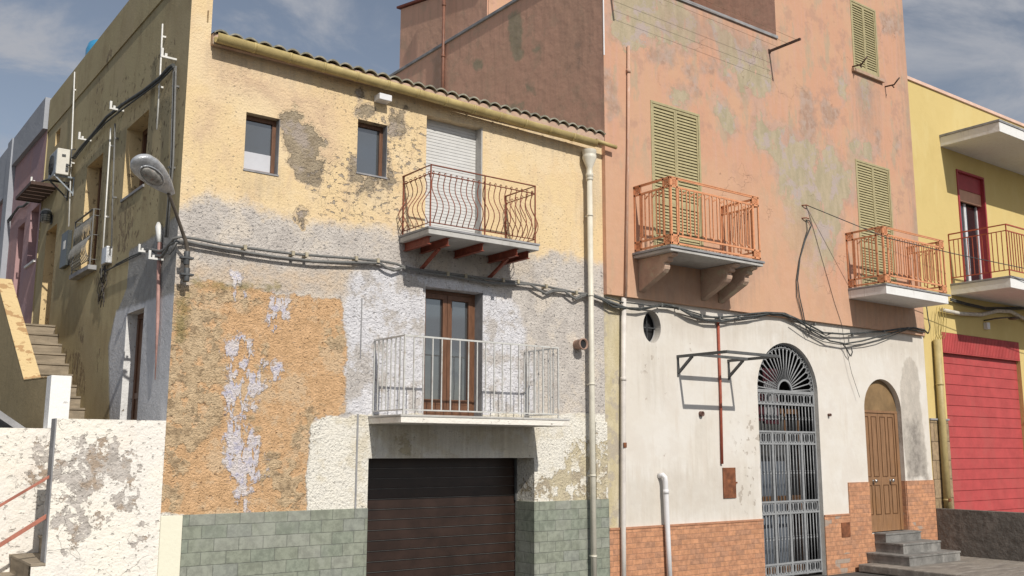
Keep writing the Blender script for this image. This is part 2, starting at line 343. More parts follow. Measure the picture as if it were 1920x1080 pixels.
PK={
 'green':[FP([(1148,-10),(1240,-20),(1300,30),(1310,70),(1290,88),(1240,80),(1205,78),(1175,92),(1145,66)],11.42),f3([(640,110),(700,150),(760,210),(850,270),(960,240),(1010,300),(1020,420),(1030,540),(960,600),(880,570),(800,530),(740,440),(735,330),(700,230)]),
   f3([(690,575),(740,660),(810,720),(820,800),(790,825),(740,770),(705,700)]),f3([(415,600),(440,565),(500,562),(525,600),(500,632),(430,628)]),
   FP([(1418,205),(1428,210),(1433,235),(1470,240),(1500,265),(1530,270),(1530,330),(1565,345),(1560,380),(1530,395),(1500,330),(1470,330),(1450,290),(1428,280),(1412,262)],11.42),
   FP([(1540,290),(1560,278),(1575,310),(1592,322),(1595,360),(1580,380),(1575,430),(1560,475),(1540,500),(1520,470),(1490,430),(1470,390),(1454,300),(1500,300),(1515,350)],11.42),
   FP([(1590,262),(1620,262),(1638,285),(1635,296),(1600,290)],11.42),FP([(1612,150),(1625,155),(1632,205),(1622,208)],11.42),FP([(1462,420),(1500,400),(1540,470),(1530,540),(1500,500)],11.42),FP([(1572,150),(1585,148),(1582,180),(1572,170)],11.42),FP([(1700,-400),(1610,-350),(1620,-200),(1690,-180)],11.42)],
 'dark':[f3([(285,290),(440,305),(438,400),(400,410),(300,380)]),f3([(500,380),(550,400),(600,590),(560,590),(520,470)]),f3([(600,360),(700,380),(740,440),(820,540),(780,540),(690,440),(610,430)]),FP([(1530,190),(1548,185),(1575,210),(1562,240),(1545,235)],11.42),FP([(1500,165),(1520,170),(1530,240),(1515,290),(1500,250)],11.42),FP([(1650,25),(1690,30),(1690,70),(1655,60)],11.42),FP([(1135,130),(1150,150),(1160,210),(1140,230),(1133,180)],11.42),FP([(1680,245),(1690,240),(1688,290),(1676,270)],11.42),FP([(1640,232),(1650,250),(1652,300),(1645,280)],11.42),FP([(1480,280),(1500,300),(1510,330),(1490,350)],11.42)],
 'streak':[FP([(1600,146),(1652,160),(1650,260),(1605,250)],11.42),FP([(1240,0),(1455,75),(1455,130),(1240,60)],11.42),FP([(1190,500),(1425,500),(1400,590),(1200,560)],11.42),FP([(1600,565),(1770,580),(1740,625),(1600,600)],11.42),FP([(1680,0),(1697,0),(1735,560),(1715,560)],11.42),FP([(1495,395),(1520,395),(1520,480),(1500,480)],11.42)],
 'low':[FP([(1100,300),(1250,300),(1420,330),(1500,420),(1560,540),(1800,560),(1800,700),(1100,700)],11.42)],
}
PKS={ 'green':[[S(720+a/3.6,b/3.6,10.54) for a,b in q] for q in ([(860,110),(920,80),(960,150),(960,380),(920,430),(890,380),(860,240)],[(1020,330),(1080,310),(1090,350),(1030,375)],[(620,430),(700,380),(690,470),(640,480)],[(850,720),(960,700),(970,740),(860,750)],[(975,560),(1040,590),(1040,640),(990,610)])],
 'dark':[[S(720+a/3.6,b/3.6,10.54) for a,b in q] for q in ([(350,400),(410,330),(410,650),(350,650)],[(1310,300),(1340,320),(1340,480),(1320,440)],[(1230,440),(1290,420),(1280,470)],[(970,490),(1000,500),(1000,560),(975,540)],[(240,20),(420,-50),(420,260),(200,400),(190,200)])]}
LW={
 'stain':[FP([(1688,720),(1695,676),(1708,668),(1722,692),(1726,760),(1742,898),(1725,892),(1702,896),(1690,800)])],
 'mould':[FP([(1702,800),(1722,790),(1738,898),(1728,892),(1704,896)])],
 'streak':[FP([(1135,556),(1735,628),(1735,680),(1135,610)]),FP([(1200,640),(1240,640),(1240,760),(1205,760)]),FP([(1300,780),(1325,780),(1325,870),(1305,870)]),FP([(1150,880),(1420,870),(1428,975),(1160,990)])],
 'yell':[FP([(1130,540),(1166,548),(1166,760),(1160,1000),(1128,1000)])],
 'grime':[FP([(1378,780),(1425,770),(1430,960),(1380,950)]),FP([(1200,655),(1225,655),(1225,700),(1205,700)])],
}
SW={
 'gray':[SP([(242,470),(296,438),(330,405),(352,390),(345,560),(330,800),(205,800),(203,650),(213,600),(238,540)])],
 'wash':[SP([(218,582),(292,560),(345,545),(340,800),(207,800),(205,650)])],
 'peel':[SP([(205,95),(216,85),(212,112),(196,130)]),SP([(186,150),(197,143),(190,180),(183,178)]),SP([(225,392),(246,378),(250,440),(236,472),(222,472)]),SP([(122,660),(135,655),(150,660),(160,700),(158,735),(140,735),(130,700)]),SP([(181,652),(191,655),(189,690),(182,695)]),SP([(149,618),(157,612),(155,640),(150,642)]),SP([(285,112),(300,105),(300,122),(290,125)]),SP([(182,520),(189,520),(187,575),(183,575)]),SP([(118,650),(126,652),(128,690),(122,690)])],
 'pit':[SP([(150,220),(330,60),(345,180),(335,330),(250,470),(180,560),(150,420)]),SP([(90,430),(108,425),(106,500),(95,600),(85,600)])],
}
PW={'peel':[[(13.0,2.5),(13.2,3.0),(14.2,3.05),(13.8,2.7)],[(14.6,2.4),(14.9,3.1),(15.2,3.3),(15.1,2.5)],[(12.9,2.2),(13.3,2.6),(13.6,2.4),(13.4,1.9)],[(15.2,3.2),(15.6,3.9),(16.0,3.6),(15.7,3.0)],[(14.1,2.6),(14.4,2.9),(14.5,2.3)]]}
WA={'peel':[FP([(205,905),(240,880),(262,860),(250,840),(200,830),(150,828),(112,838),(108,900),(150,945),(190,935)]),FP([(108,930),(140,935),(170,990),(150,1010),(110,1000)]),FP([(230,930),(262,925),(255,960),(235,965)]),FP([(262,985),(285,985),(280,1010),(262,1005)]),FP([(110,850),(150,838),(200,842),(245,850),(255,870),(225,905),(190,910),(165,935),(130,920),(112,890)]),FP([(205,915),(240,925),(230,948),(190,935)]),FP([(112,990),(150,985),(165,1005),(130,1018)]),FP([(150,960),(190,955),(195,975),(160,970)]),FP([(62,850),(90,840),(90,900),(65,905)])]}
# ================================================================== materials
M={}
tan1=(0.50,0.36,0.20)
yb=(0.72,0.555,0.325)
M['front']=plaster('weathered_front_plaster',yb,
 mott=[(1.6,(0.70,0.52,0.31),0.45,0.62,0.7),((7,7,2.2),(0.63,0.48,0.31),0.50,0.66,0.6),(0.9,(0.74,0.60,0.40),0.46,0.60,0.7)],
 layers=[dict(a='worn',ns=3,amp=0.5,soft=0.2,c=((0.62,0.46,0.31),(0.68,0.51,0.34)),c3=(0.55,0.40,0.28),cs3=5,op=0.8,rough=0.02,rs=24),
  dict(a='grey',ns=3.5,amp=0.55,soft=0.11,off=-0.03,c=((0.48,0.445,0.415),(0.58,0.54,0.50)),c3=(0.62,0.56,0.49),cs=5,speck=((0.22,0.21,0.21),20,0.60),h=-0.004,rough=0.024,rs=28),
  dict(a='tanz',ns=3,amp=0.6,soft=0.15,c=((0.62,0.48,0.34),(0.52,0.44,0.36)),op=0.75,seed=3,rough=0.004),
  dict(a='white',ns=3.5,amp=0.30,soft=0.07,c=((0.64,0.64,0.68),(0.74,0.74,0.78)),c3=(0.52,0.49,0.47),cs3=2.5,seed=5,h=0.004,rough=0.03,rs=26,op=0.93,speck=((0.33,0.31,0.31),20,0.64)),
  dict(a='orange',ns=6,amp=0.30,soft=0.02,c=((0.60,0.38,0.205),(0.74,0.475,0.265)),c3=(0.68,0.49,0.31),cs=8,cs3=3,seed=7,h=-0.012,rough=0.026,rs=46,speck=((0.27,0.16,0.09),16,0.615),edge=((0.42,0.30,0.20),0.02,0.5)),
  dict(a='tan',ns=5,amp=0.5,soft=0.05,c=((0.50,0.38,0.24),(0.66,0.51,0.33)),c3=(0.33,0.25,0.16),cs=12,cs3=6,seed=9,op=0.85,rough=0.025,brk=(4,0.445)),
  dict(a='fleck',ns=9,amp=0.55,soft=0.03,c=((0.70,0.67,0.72),(0.76,0.71,0.70)),c3=(0.56,0.56,0.70),cs3=12,seed=11,h=0.004,rough=0.02,op=0.92,off=0.03,brk=(13,0.435,0.4)),
  dict(a='moss',ns=9,amp=0.30,soft=0.05,c=((0.20,0.17,0.06),(0.35,0.28,0.12)),seed=13,op=0.7,h=0.006),
  dict(a='cream',ns=5,amp=0.16,soft=0.012,c=((0.75,0.725,0.66),(0.80,0.77,0.69)),c3=(0.70,0.65,0.54),cs3=1.6,seed=15,h=0.014,rough=0.014,rs=24),
  dict(a='peel',ns=5,amp=1.0,soft=0.012,brk=(7,0.44),c=((0.50,0.44,0.31),(0.60,0.53,0.38)),c3=(0.42,0.36,0.27),seed=17,h=-0.010,rough=0.006,edge=((0.34,0.28,0.2),0.015,0.5)),
  dict(a='hole',ns=6,amp=0.34,soft=0.01,off=0.035,c=((0.56,0.44,0.29),(0.62,0.49,0.33)),seed=19,h=-0.006),
  dict(a='streak',ns=1,stretch=(12,12,0.9),amp=1.2,soft=0.25,off=-0.06,c=((0.30,0.25,0.19),(0.40,0.34,0.27)),cs=6,seed=22,op=0.38),
  dict(a='hole',ns=6,amp=0.34,soft=0.008,c=((0.29,0.235,0.165),(0.38,0.315,0.225)),c3=(0.40,0.34,0.29),seed=19,h=-0.022,rough=0.030,rs=28,edge=((0.20,0.16,0.11),0.014,0.6))],
 pits=[dict(a='pitz',sc=(10,10,17),t=0.575,w=0.03,c=(0.30,0.26,0.22),d=0.016,op=0.85,detail=5),
       dict(sc=(24,24,38),t=0.63,w=0.05,c=(0.30,0.26,0.22),d=0.008,op=0.6,ms=1.1,mlo=0.44,mhi=0.56)],
 cracks=[dict(s=1.5,wob=0.35,a='white',lo=0.30,w=0.006,c=(0.30,0.29,0.29),op=0.6),dict(s=3.2,wob=0.25,a='pitz',lo=0.44,w=0.010,c=(0.36,0.29,0.21),op=0.75)],grain=(38,0.010),coarse=(14,0.009))
M['side']=plaster('shade_darkened_side_plaster',(0.44,0.37,0.215),  # darker copy of the yellow plaster; shade is put into the colour
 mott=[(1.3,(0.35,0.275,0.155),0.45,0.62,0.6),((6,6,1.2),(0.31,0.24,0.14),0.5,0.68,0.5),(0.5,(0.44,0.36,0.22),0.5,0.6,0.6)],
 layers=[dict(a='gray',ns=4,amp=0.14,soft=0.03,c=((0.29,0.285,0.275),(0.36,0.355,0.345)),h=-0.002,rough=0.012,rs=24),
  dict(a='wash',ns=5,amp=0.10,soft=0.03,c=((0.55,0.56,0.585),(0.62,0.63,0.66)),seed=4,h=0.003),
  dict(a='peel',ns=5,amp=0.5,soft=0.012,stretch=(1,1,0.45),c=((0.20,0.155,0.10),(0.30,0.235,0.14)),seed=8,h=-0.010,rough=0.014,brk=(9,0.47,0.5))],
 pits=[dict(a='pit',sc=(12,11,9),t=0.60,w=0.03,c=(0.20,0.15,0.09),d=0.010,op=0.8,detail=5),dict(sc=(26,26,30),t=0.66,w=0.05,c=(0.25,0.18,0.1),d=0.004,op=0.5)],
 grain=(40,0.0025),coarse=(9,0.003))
M['reveal']=plaster('sunlit_yellow_reveal_plaster',(0.68,0.52,0.29),mott=[(1.3,(0.60,0.46,0.25),0.45,0.62,0.6)],layers=[dict(a='wash',ns=3,amp=0.05,soft=0.02,c=((0.62,0.62,0.62),(0.70,0.70,0.70)))],pits=[dict(sc=(14,14,12),t=0.62,w=0.03,c=(0.2,0.14,0.08),d=0.01,op=0.85,ms=2)],grain=(36,0.006),coarse=(9,0.006))  # brighter copy of the side plaster, sunlight put into its colour
pk=(0.56,0.32,0.215)
pkm=[(0.9,(0.56,0.355,0.235),0.42,0.6,0.7),((9,9,0.7),(0.56,0.34,0.265),0.48,0.64,0.5),(2.2,(0.43,0.265,0.20),0.52,0.64,0.65),((3,3,1.0),(0.42,0.335,0.24),0.53,0.64,0.75)]
M['pink']=plaster('peeling_pink_plaster',pk,mott=pkm,
 layers=[dict(a='dark',ns=3.5,amp=0.7,soft=0.10,c=((0.36,0.25,0.19),(0.41,0.33,0.29)),c3=(0.31,0.215,0.17),cs3=5,op=0.75,seed=3),
  dict(a='green',ns=2.6,amp=1.1,soft=0.10,off=0.14,c=((0.43,0.31,0.27),(0.50,0.36,0.29)),c3=(0.38,0.27,0.21),cs=5,cs3=4,cz=0.5,seed=16,op=0.55),
  dict(a='green',ns=3.2,amp=0.8,soft=0.022,edge=((0.36,0.24,0.17),0.03,0.35),c=((0.35,0.315,0.21),(0.44,0.38,0.265)),c3=(0.42,0.36,0.335),cs=5,cs3=2.6,cz=0.35,op=0.86,seed=6,h=-0.003,rough=0.006,brk=(3,0.36,0.5)),
  dict(a='low',ns=1.5,amp=1.2,soft=0.4,c=((0.56,0.34,0.22),(0.58,0.36,0.24)),op=0.65,seed=8),
  dict(a='streak',ns=1,stretch=(11,11,0.9),amp=1.4,soft=0.28,off=-0.05,c=((0.32,0.22,0.17),(0.38,0.28,0.22)),cs=6,seed=12,op=0.45)],
 cracks=dict(s=0.75,wob=0.5,lo=0.52,w=0.004,c=(0.25,0.15,0.11),op=0.5),
 grain=(30,0.0015),coarse=(7,0.006))
M['pinkside']=plaster('lightened_side_pink_plaster',(0.70,0.41,0.295),mott=[(0.8,(0.66,0.40,0.285),0.42,0.6,0.8),((7,7,0.8),(0.57,0.345,0.25),0.48,0.64,0.6),(2.4,(0.55,0.37,0.265),0.52,0.66,0.6)],  # pink made lighter on side faces to stand in for ambient light
 layers=[dict(a='dark',ns=2.5,amp=0.7,soft=0.12,c=((0.38,0.25,0.18),(0.40,0.29,0.23)),op=0.7,seed=3),
  dict(a='green',ns=3.2,amp=0.35,soft=0.05,c=((0.33,0.30,0.20),(0.38,0.34,0.24)),op=0.8,seed=6)],grain=(30,0.002),coarse=(4,0.012))
M['lower']=plaster('stained_white_plaster',(0.66,0.62,0.56),mott=[(0.7,(0.70,0.675,0.635),0.4,0.6,0.8),((5,5,0.8),(0.60,0.54,0.47),0.54,0.70,0.5),(1.4,(0.63,0.585,0.53),0.48,0.62,0.6)],
 layers=[dict(a='yell',ns=3,amp=0.25,soft=0.04,c=((0.46,0.39,0.22),(0.56,0.49,0.32)),c3=(0.38,0.33,0.25),cs3=3,cz=0.4,seed=2,op=0.85,rough=0.01),
  dict(a='stain',ns=5,amp=0.22,soft=0.035,c=((0.43,0.395,0.35),(0.52,0.475,0.42)),cs=7,cz=0.6,seed=5,h=-0.004,rough=0.008,op=0.9),dict(a='streak',ns=1,stretch=(10,10,0.8),amp=1.2,soft=0.25,off=-0.08,c=((0.40,0.35,0.28),(0.48,0.43,0.36)),cs=6,seed=14,op=0.32),dict(a='mould',ns=4,amp=0.9,soft=0.22,c=((0.17,0.155,0.14),(0.34,0.31,0.28)),cs=6,seed=6,op=0.8),
  dict(a='grime',ns=7,amp=1.2,soft=0.03,detail=3,c=((0.60,0.55,0.48),(0.62,0.57,0.49)),seed=9,op=0.0)],
 pits=[dict(a='grime',sc=(9,9,7),t=0.60,w=0.02,c=(0.36,0.31,0.26),d=0.002,op=0.7,detail=6),dict(sc=(5,5,6),t=0.69,w=0.03,c=(0.45,0.38,0.33),d=0.002,op=0.6,detail=6,ms=0.8,mlo=0.5,mhi=0.6)],
 grain=(36,0.0012),coarse=(4,0.008))
M['creampl']=plaster('smooth_cream_render',(0.78,0.76,0.62),grain=(30,0.003),coarse=(5,0.004))
M['yellow']=plaster('yellow_paint_plaster',(0.62,0.485,0.205),mott=[(1.5,(0.58,0.45,0.185),0.45,0.65,0.6),((3,3,1),(0.65,0.53,0.245),0.5,0.68,0.5)],grain=(30,0.002),coarse=(6,0.004))
M['wwall']=plaster('peeling_whitewash',(0.80,0.765,0.71),mott=[(1.1,(0.84,0.80,0.71),0.42,0.6,0.8),(2.0,(0.80,0.72,0.63),0.55,0.7,0.5)],
 layers=[dict(a='peel',ns=4,amp=1.1,soft=0.02,c=((0.42,0.385,0.35),(0.56,0.52,0.48)),c3=(0.40,0.32,0.25),cs3=4,seed=2,h=-0.016,rough=0.025,brk=(11,0.415),edge=((0.34,0.29,0.25),0.016,0.55))],
 pits=[dict(sc=(16,16,24),t=0.62,w=0.05,c=(0.46,0.42,0.38),d=0.010,op=0.7,ms=1.5,mlo=0.30,mhi=0.5)],cracks=dict(s=1.1,wob=0.4,lo=0.45,w=0.006,c=(0.3,0.26,0.22),op=0.6),grain=(34,0.010),coarse=(10,0.018))
M['ptop']=plaster('sunlit_parapet_top_plaster',(0.68,0.52,0.28),mott=[(1.3,(0.62,0.47,0.25),0.45,0.62,0.6),(3.2,(0.42,0.25,0.12),0.535,0.55,0.85),(16,(0.40,0.27,0.14),0.63,0.67,0.8)],grain=(30,0.006),coarse=(10,0.015))  # parapet yellow brightened to carry the sunlight on its top
M['parapet']=plaster('shade_darkened_parapet_plaster',(0.42,0.33,0.185),mott=[(1.3,(0.37,0.29,0.16),0.45,0.62,0.6),((6,6,1.2),(0.32,0.25,0.14),0.5,0.68,0.5)],  # same parapet darkened; the shade of its face is in the colour
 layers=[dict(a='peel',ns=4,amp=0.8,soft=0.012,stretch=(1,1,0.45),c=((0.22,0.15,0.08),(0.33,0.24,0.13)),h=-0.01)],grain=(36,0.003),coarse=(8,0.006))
M['white_pillar']=plaster('white_pillar_paint',(0.84,0.84,0.83),grain=(30,0.003),coarse=(10,0.006),pits=[dict(sc=(14,14,22),t=0.66,w=0.04,c=(0.6,0.58,0.56),d=0.006,ms=1.5)])
M['nbpink']=plaster('neighbour_pink_plaster',(0.42,0.27,0.27),mott=[(0.8,(0.36,0.25,0.28),0.42,0.6,0.8),((5,5,0.8),(0.45,0.24,0.21),0.55,0.68,0.6)],grain=(30,0.002))
M['nbgrey']=plaster('neighbour_grey_plaster',(0.36,0.38,0.42),mott=[(0.8,(0.32,0.34,0.38),0.42,0.6,0.8)],grain=(30,0.002))
M['green']=tiles('green_stone_tiles',0.305,0.152,[(0.235,0.255,0.205),(0.265,0.285,0.235),(0.25,0.265,0.245),(0.215,0.245,0.20),(0.285,0.295,0.26)],(0.16,0.17,0.15),0.006,0.5,((0.35,0.36,0.33),0.50,0.5),'XY',0.75,0.004,zoff=0.05)
M['brick']=tiles('terracotta_brick_tiles',0.205,0.083,[(0.47,0.235,0.135),(0.53,0.27,0.15),(0.44,0.23,0.135),(0.57,0.29,0.16),(0.38,0.215,0.14),(0.50,0.26,0.15)],(0.33,0.19,0.125),0.006,0.43,((0.36,0.22,0.15),0.58,0.5),'XY',0.85,0.003,odd=((0.36,0.29,0.24),1.1,0.635))
M['stone']=tiles('brown_stone_cladding',0.30,0.40,[(0.30,0.22,0.13),(0.35,0.26,0.16),(0.27,0.20,0.12),(0.38,0.28,0.18)],(0.12,0.09,0.06),0.012,0.4,None,'XY',0.9,0.008)
M['plinth']=plaster('shade_darkened_cement',(0.15,0.138,0.125),mott=[(2.5,(0.21,0.19,0.17),0.45,0.62,0.8),(7,(0.11,0.10,0.09),0.5,0.62,0.7),(16,(0.24,0.22,0.20),0.62,0.7,0.5)],grain=(30,0.006),coarse=(7,0.02))  # cement toned dark grey to carry the shade of its face
M['slab']=plaster('balcony_cement',(0.50,0.49,0.47),mott=[((14,14,1.5),(0.33,0.31,0.28),0.55,0.68,0.5),(2,(0.36,0.35,0.33),0.45,0.62,0.6)],grain=(40,0.002))
M['slabw']=plaster('painted_balcony_cement',(0.76,0.76,0.75),mott=[(2,(0.68,0.67,0.65),0.48,0.66,0.6),((16,16,1.5),(0.52,0.49,0.45),0.56,0.68,0.5)],grain=(40,0.002))
M['slabc']=plaster('flaking_white_balcony_paint',(0.80,0.77,0.71),mott=[(4,(0.62,0.58,0.52),0.52,0.66,0.7)],grain=(40,0.005),coarse=(10,0.01),pits=[dict(sc=(16,16,24),t=0.64,w=0.05,c=(0.42,0.38,0.34),d=0.006,op=0.8,ms=1.8)])
M['coping']=simple('grey_coping_stone',(0.30,0.30,0.31),0.85,0,0.25,4)
M['corbel']=plaster('weathered_corbel_stone',(0.52,0.37,0.28),mott=[(3,(0.44,0.30,0.23),0.45,0.6,0.8),(6,(0.50,0.45,0.32),0.52,0.62,0.6)],grain=(30,0.006),coarse=(8,0.01))
M['step']=simple('grey_stone_steps',(0.20,0.195,0.185),0.8,0,0.3,5,0.004,((0.33,0.32,0.30),3.0,0.5,0.6))
M['stepb']=simple('brown_stone_stair',(0.30,0.25,0.185),0.85,0,0.3,2.5,0.006,((0.22,0.185,0.14),3.0,0.5,0.6),st=(1,1,6))
M['rail_brown']=simple('rusty_brown_paint',(0.26,0.075,0.042),0.55,0,0.3,20,0.001)
M['beam']=simple('red_oxide_steel',(0.25,0.062,0.035),0.6,0,0.3,14,0.002)
M['rail_orange']=simple('salmon_orange_paint',(0.70,0.315,0.16),0.5,0,0.15,12,0.001,((0.42,0.13,0.06),9,0.58,0.6))
M['rail_white']=simple('grey_white_rail_paint',(0.56,0.56,0.54),0.5,0,0.15,12,0.001,((0.34,0.27,0.21),9,0.55,0.7))
M['rail_red']=simple('red_rail_paint',(0.40,0.085,0.05),0.5,0,0.2,12,0.001)
M['gate']=simple('grey_gate_paint',(0.29,0.30,0.31),0.5,0.0,0.15,14,0.001,((0.20,0.20,0.20),10,0.62,0.5))
M['wood_dark']=simple('brown_window_frame',(0.15,0.072,0.040),0.45,0,0.25,5,0.001,st=(6,6,1))
M['door']=simple('brown_wooden_door',(0.27,0.15,0.078),0.5,0,0.2,4,0.001,((0.25,0.13,0.055),2,0.5,0.6),st=(5,5,0.8))
M['door_groove']=simple('dark_door_moulding',(0.12,0.055,0.022),0.6)
M['shutter']=simple('olive_shutter_paint',(0.405,0.355,0.20),0.6,0,0.12,10,0.001,((0.33,0.29,0.165),7,0.6,0.5))
M['roller']=simple('white_roller_slats',(0.58,0.58,0.57),0.5,0,0.08,6,0.0005)
M['garage']=simple('dark_brown_garage_slats',(0.033,0.019,0.0145),0.35,0.0,0.3,3,0.0005)
M['red']=simple('red_painted_shutter',(0.45,0.072,0.072),0.6,0,0.16,2.5,0.003,((0.42,0.085,0.08),2.2,0.50,0.7))
M['redbox']=simple('rusty_steel_door',(0.20,0.075,0.035),0.8,0,0.4,9,0.002,((0.32,0.12,0.05),12,0.55,0.8))
M['gutter']=simple('yellow_gutter_plastic',(0.50,0.395,0.175),0.55,0,0.18,6,0.001,((0.38,0.28,0.11),5,0.52,0.6))
M['ypipe']=simple('ochre_pipe_paint',(0.45,0.36,0.17),0.5,0,0.15,6)
M['cpipe']=simple('cream_pipe_paint',(0.66,0.63,0.54),0.45,0,0.1,6,0.0005)
M['wpipe']=simple('off_white_pipe_plastic',(0.66,0.62,0.58),0.5,0,0.12,6,0.0005,((0.50,0.42,0.36),5,0.6,0.6))
M['ppipe']=simple('pink_painted_pipe',(0.55,0.345,0.25),0.85,0,0.1,6,0.001,((0.60,0.47,0.40),5,0.52,0.7))
M['pvc']=simple('white_plastic_pipe',(0.74,0.74,0.76),0.35,0,0.05,6,0.0003)
M['rpipe']=simple('red_brown_pipe_paint',(0.36,0.09,0.055),0.55,0,0.2,10)
M['cable']=simple('dark_grey_cable',(0.065,0.07,0.07),0.6,0,0.3,20,0.0005,((0.18,0.18,0.175),6,0.56,0.6))
M['cable2']=simple('pale_grey_conduit',(0.17,0.17,0.165),0.6,0,0.2,20,0.0005)
M['wire']=simple('thin_dark_wire',(0.08,0.07,0.065),0.6)
M['wirel']=simple('rusty_thin_wire',(0.25,0.15,0.09),0.6)
M['ywire']=simple('yellow_wire',(0.35,0.27,0.08),0.6)
M['clip']=simple('beige_cable_clip',(0.42,0.37,0.27),0.6)
M['wmetal']=simple('white_bracket_metal',(0.72,0.72,0.70),0.4,0.0,0.1,20)
M['galv']=simple('weathered_lamp_aluminium',(0.55,0.57,0.60),0.38,0.45,0.3,9,0.004,((0.70,0.72,0.74),7,0.5,0.6))
M['galvd']=simple('dull_iron_paint',(0.17,0.17,0.165),0.6,0.1,0.2,9)
M['pole']=simple('brown_grey_pole',(0.13,0.11,0.09),0.55,0.2,0.3,9)
M['steel']=simple('dark_grey_steel',(0.085,0.09,0.095),0.55,0.2,0.25,9)
M['awn']=simple('grey_awning_steel',(0.105,0.108,0.11),0.6,0.1,0.2,9)
M['brownarm']=simple('brown_iron_arm',(0.10,0.062,0.05),0.7)
M['rooftile']=simple('mossy_grey_roof_tiles',(0.30,0.285,0.23),0.9,0,0.4,5,0.006,((0.15,0.15,0.10),6,0.5,0.7))
M['roofterra']=simple('dark_red_eave_boards',(0.20,0.055,0.035),0.8)
M['ac']=simple('cream_ac_casing',(0.68,0.66,0.60),0.5,0,0.1,5,0.0005,((0.36,0.30,0.24),5,0.62,0.7))
M['acblue']=simple('blue_grey_ac_front',(0.30,0.34,0.38),0.5)
M['black']=simple('dark_opening_fill',(0.02,0.02,0.022),0.5)  # near-black fill painting the darkness inside openings
M['canopy']=simple('dark_slatted_wood',(0.075,0.043,0.032),0.7,0,0.35,5,0.002,st=(1,6,1))
M['meter']=simple('dark_meter_door',(0.05,0.06,0.065),0.4)
M['lampglass']=simple('lamp_lens_plastic',(0.34,0.33,0.31),0.3,0,0.6,12,0.004,((0.45,0.13,0.08),7,0.55,0.9))
M['knob']=simple('chrome_door_knob',(0.6,0.58,0.54),0.25,0.9,0.1,9)
M['tank']=simple('blue_tank_plastic',(0.05,0.30,0.55),0.4,0,0.1,3)
M['bluepanel']=simple('blue_grey_door_panel',(0.15,0.17,0.20),0.5,0,0.1,3)
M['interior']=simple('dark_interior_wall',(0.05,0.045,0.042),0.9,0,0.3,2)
M['floorint']=simple('interior_floor',(0.2,0.18,0.16),0.8)
M['curtain']=simple('pale_curtain_cloth',(0.22,0.22,0.23),0.9,0,0.1,8)
M['maroon']=simple('maroon_cloth',(0.06,0.012,0.018),0.9)
M['redframe']=simple('crimson_window_surround',(0.36,0.045,0.055),0.5,0,0.1,4)
M['salmonroll']=simple('salmon_roller_box',(0.58,0.33,0.22),0.6,0,0.08,5)
M['pinkcap']=simple('pale_pink_coping',(0.72,0.50,0.40),0.8,0,0.12,5)
M['ground']=plaster('asphalt_street',(0.075,0.073,0.070),mott=[(2,(0.10,0.096,0.09),0.45,0.6,0.8),(60,(0.14,0.135,0.13),0.55,0.65,0.6)],grain=(80,0.004),coarse=(3,0.01))
M['pave']=plaster('worn_stone_pavement',(0.26,0.235,0.205),mott=[((1.2,5,5),(0.19,0.172,0.155),0.42,0.6,0.8),((2,9,9),(0.36,0.335,0.30),0.5,0.66,0.7)],grain=(40,0.005),coarse=(5,0.015))
def glass(name,tint,rough=0.03,rim=0.0):
    g=NG(name); n=g.noise(1.5,2,0.5); m=g.finish(g.mix(n,sc3(tint,0.8),tint),rough,g.math('MULTIPLY',n,0.002),0.0,1.0); g.b.inputs['IOR'].default_value=1.9; return m
M['glass']=glass('dark_window_glass',(0.07,0.078,0.085))
M['glassd']=glass('deep_dark_glass',(0.02,0.02,0.022))
# ================================================================== ground
mb=MB(); mb.quad((-300,-200,-0.10),(400,-200,-0.10),(400,400,-0.10),(-300,400,-0.10)); structure(mb.build('ground',M['ground'],fixn=False,loc=(0,0,-0.1)))
mb=MB(); mb.box(16.85,40,8.2,11.4,-0.09,0.055); structure(mb.build('pavement',M['pave'],bevel=0.02))
# ================================================================== HOUSE 1 (weathered yellow)
YF=11.5
h1=thing('weathered_house','weathered two storey house with peeling yellow, orange and white plaster above green stone tiles','house',(3.6,11.5,0))
mb=MB()
wall(mb,'y',YF,3.597,10.458,-0.12,7.22,[dict(u0=4.37,u1=4.83,z0=5.69,z1=6.445,d=0.16),dict(u0=5.955,u1=6.42,z0=5.93,z1=6.69,d=0.16),
  dict(u0=7.06,u1=8.05,z0=5.13,z1=6.99,d=0.20),dict(u0=7.09,u1=8.08,z0=2.64,z1=4.47,d=0.26),dict(u0=6.257,u1=9.033,z0=-0.12,z1=2.085,d=0.5,sill=False)],step=0.055)
wall(mb,'y',YF,3.597,3.862,7.22,8.87,step=0.06)
mb.quad((10.458,YF,-0.1),(10.458,YF+0.4,-0.1),(10.458,YF+0.4,7.25),(10.458,YF,7.25))
front=mb.build('front_wall',M['front'],h1,attrs=H1,fixn=False)
# small slit at the pilaster
mb=MB(); mb.box(3.80,3.818,YF-0.004,YF+0.02,7.50,7.66); mb.build('wall_slot',M['parapet'],h1)
mb=MB(); ops=[dict(u0=13.05,u1=14.10,z0=5.70,z1=6.76,d=0.27),dict(u0=15.37,u1=16.36,z0=4.97,z1=6.73,d=0.24),dict(u0=18.67,u1=19.05,z0=7.76,z1=8.03,d=0.2),
  dict(u0=18.30,u1=19.15,z0=4.27,z1=6.15,d=0.28),dict(u0=12.67,u1=13.45,z0=1.85,z1=3.99,d=0.20)]
rvm=[]; wall(mb,'x',3.597,11.5,19.75,-0.1,8.22,ops,step=0.06,rv=rvm)
wall(mb,'x',3.577,11.5,19.75,8.22,8.87,(),step=0.06)
mb.quad((3.577,11.5,8.22),(3.597,11.5,8.22),(3.597,19.75,8.22),(3.577,19.75,8.22))
mb.quad((3.577,11.499,8.22),(3.599,11.499,8.22),(3.599,11.499,8.87),(3.577,11.499,8.87))
mb.quad((3.577,11.5,8.87),(3.862,11.5,8.87),(3.862,19.75,8.87),(3.577,19.75,8.87))
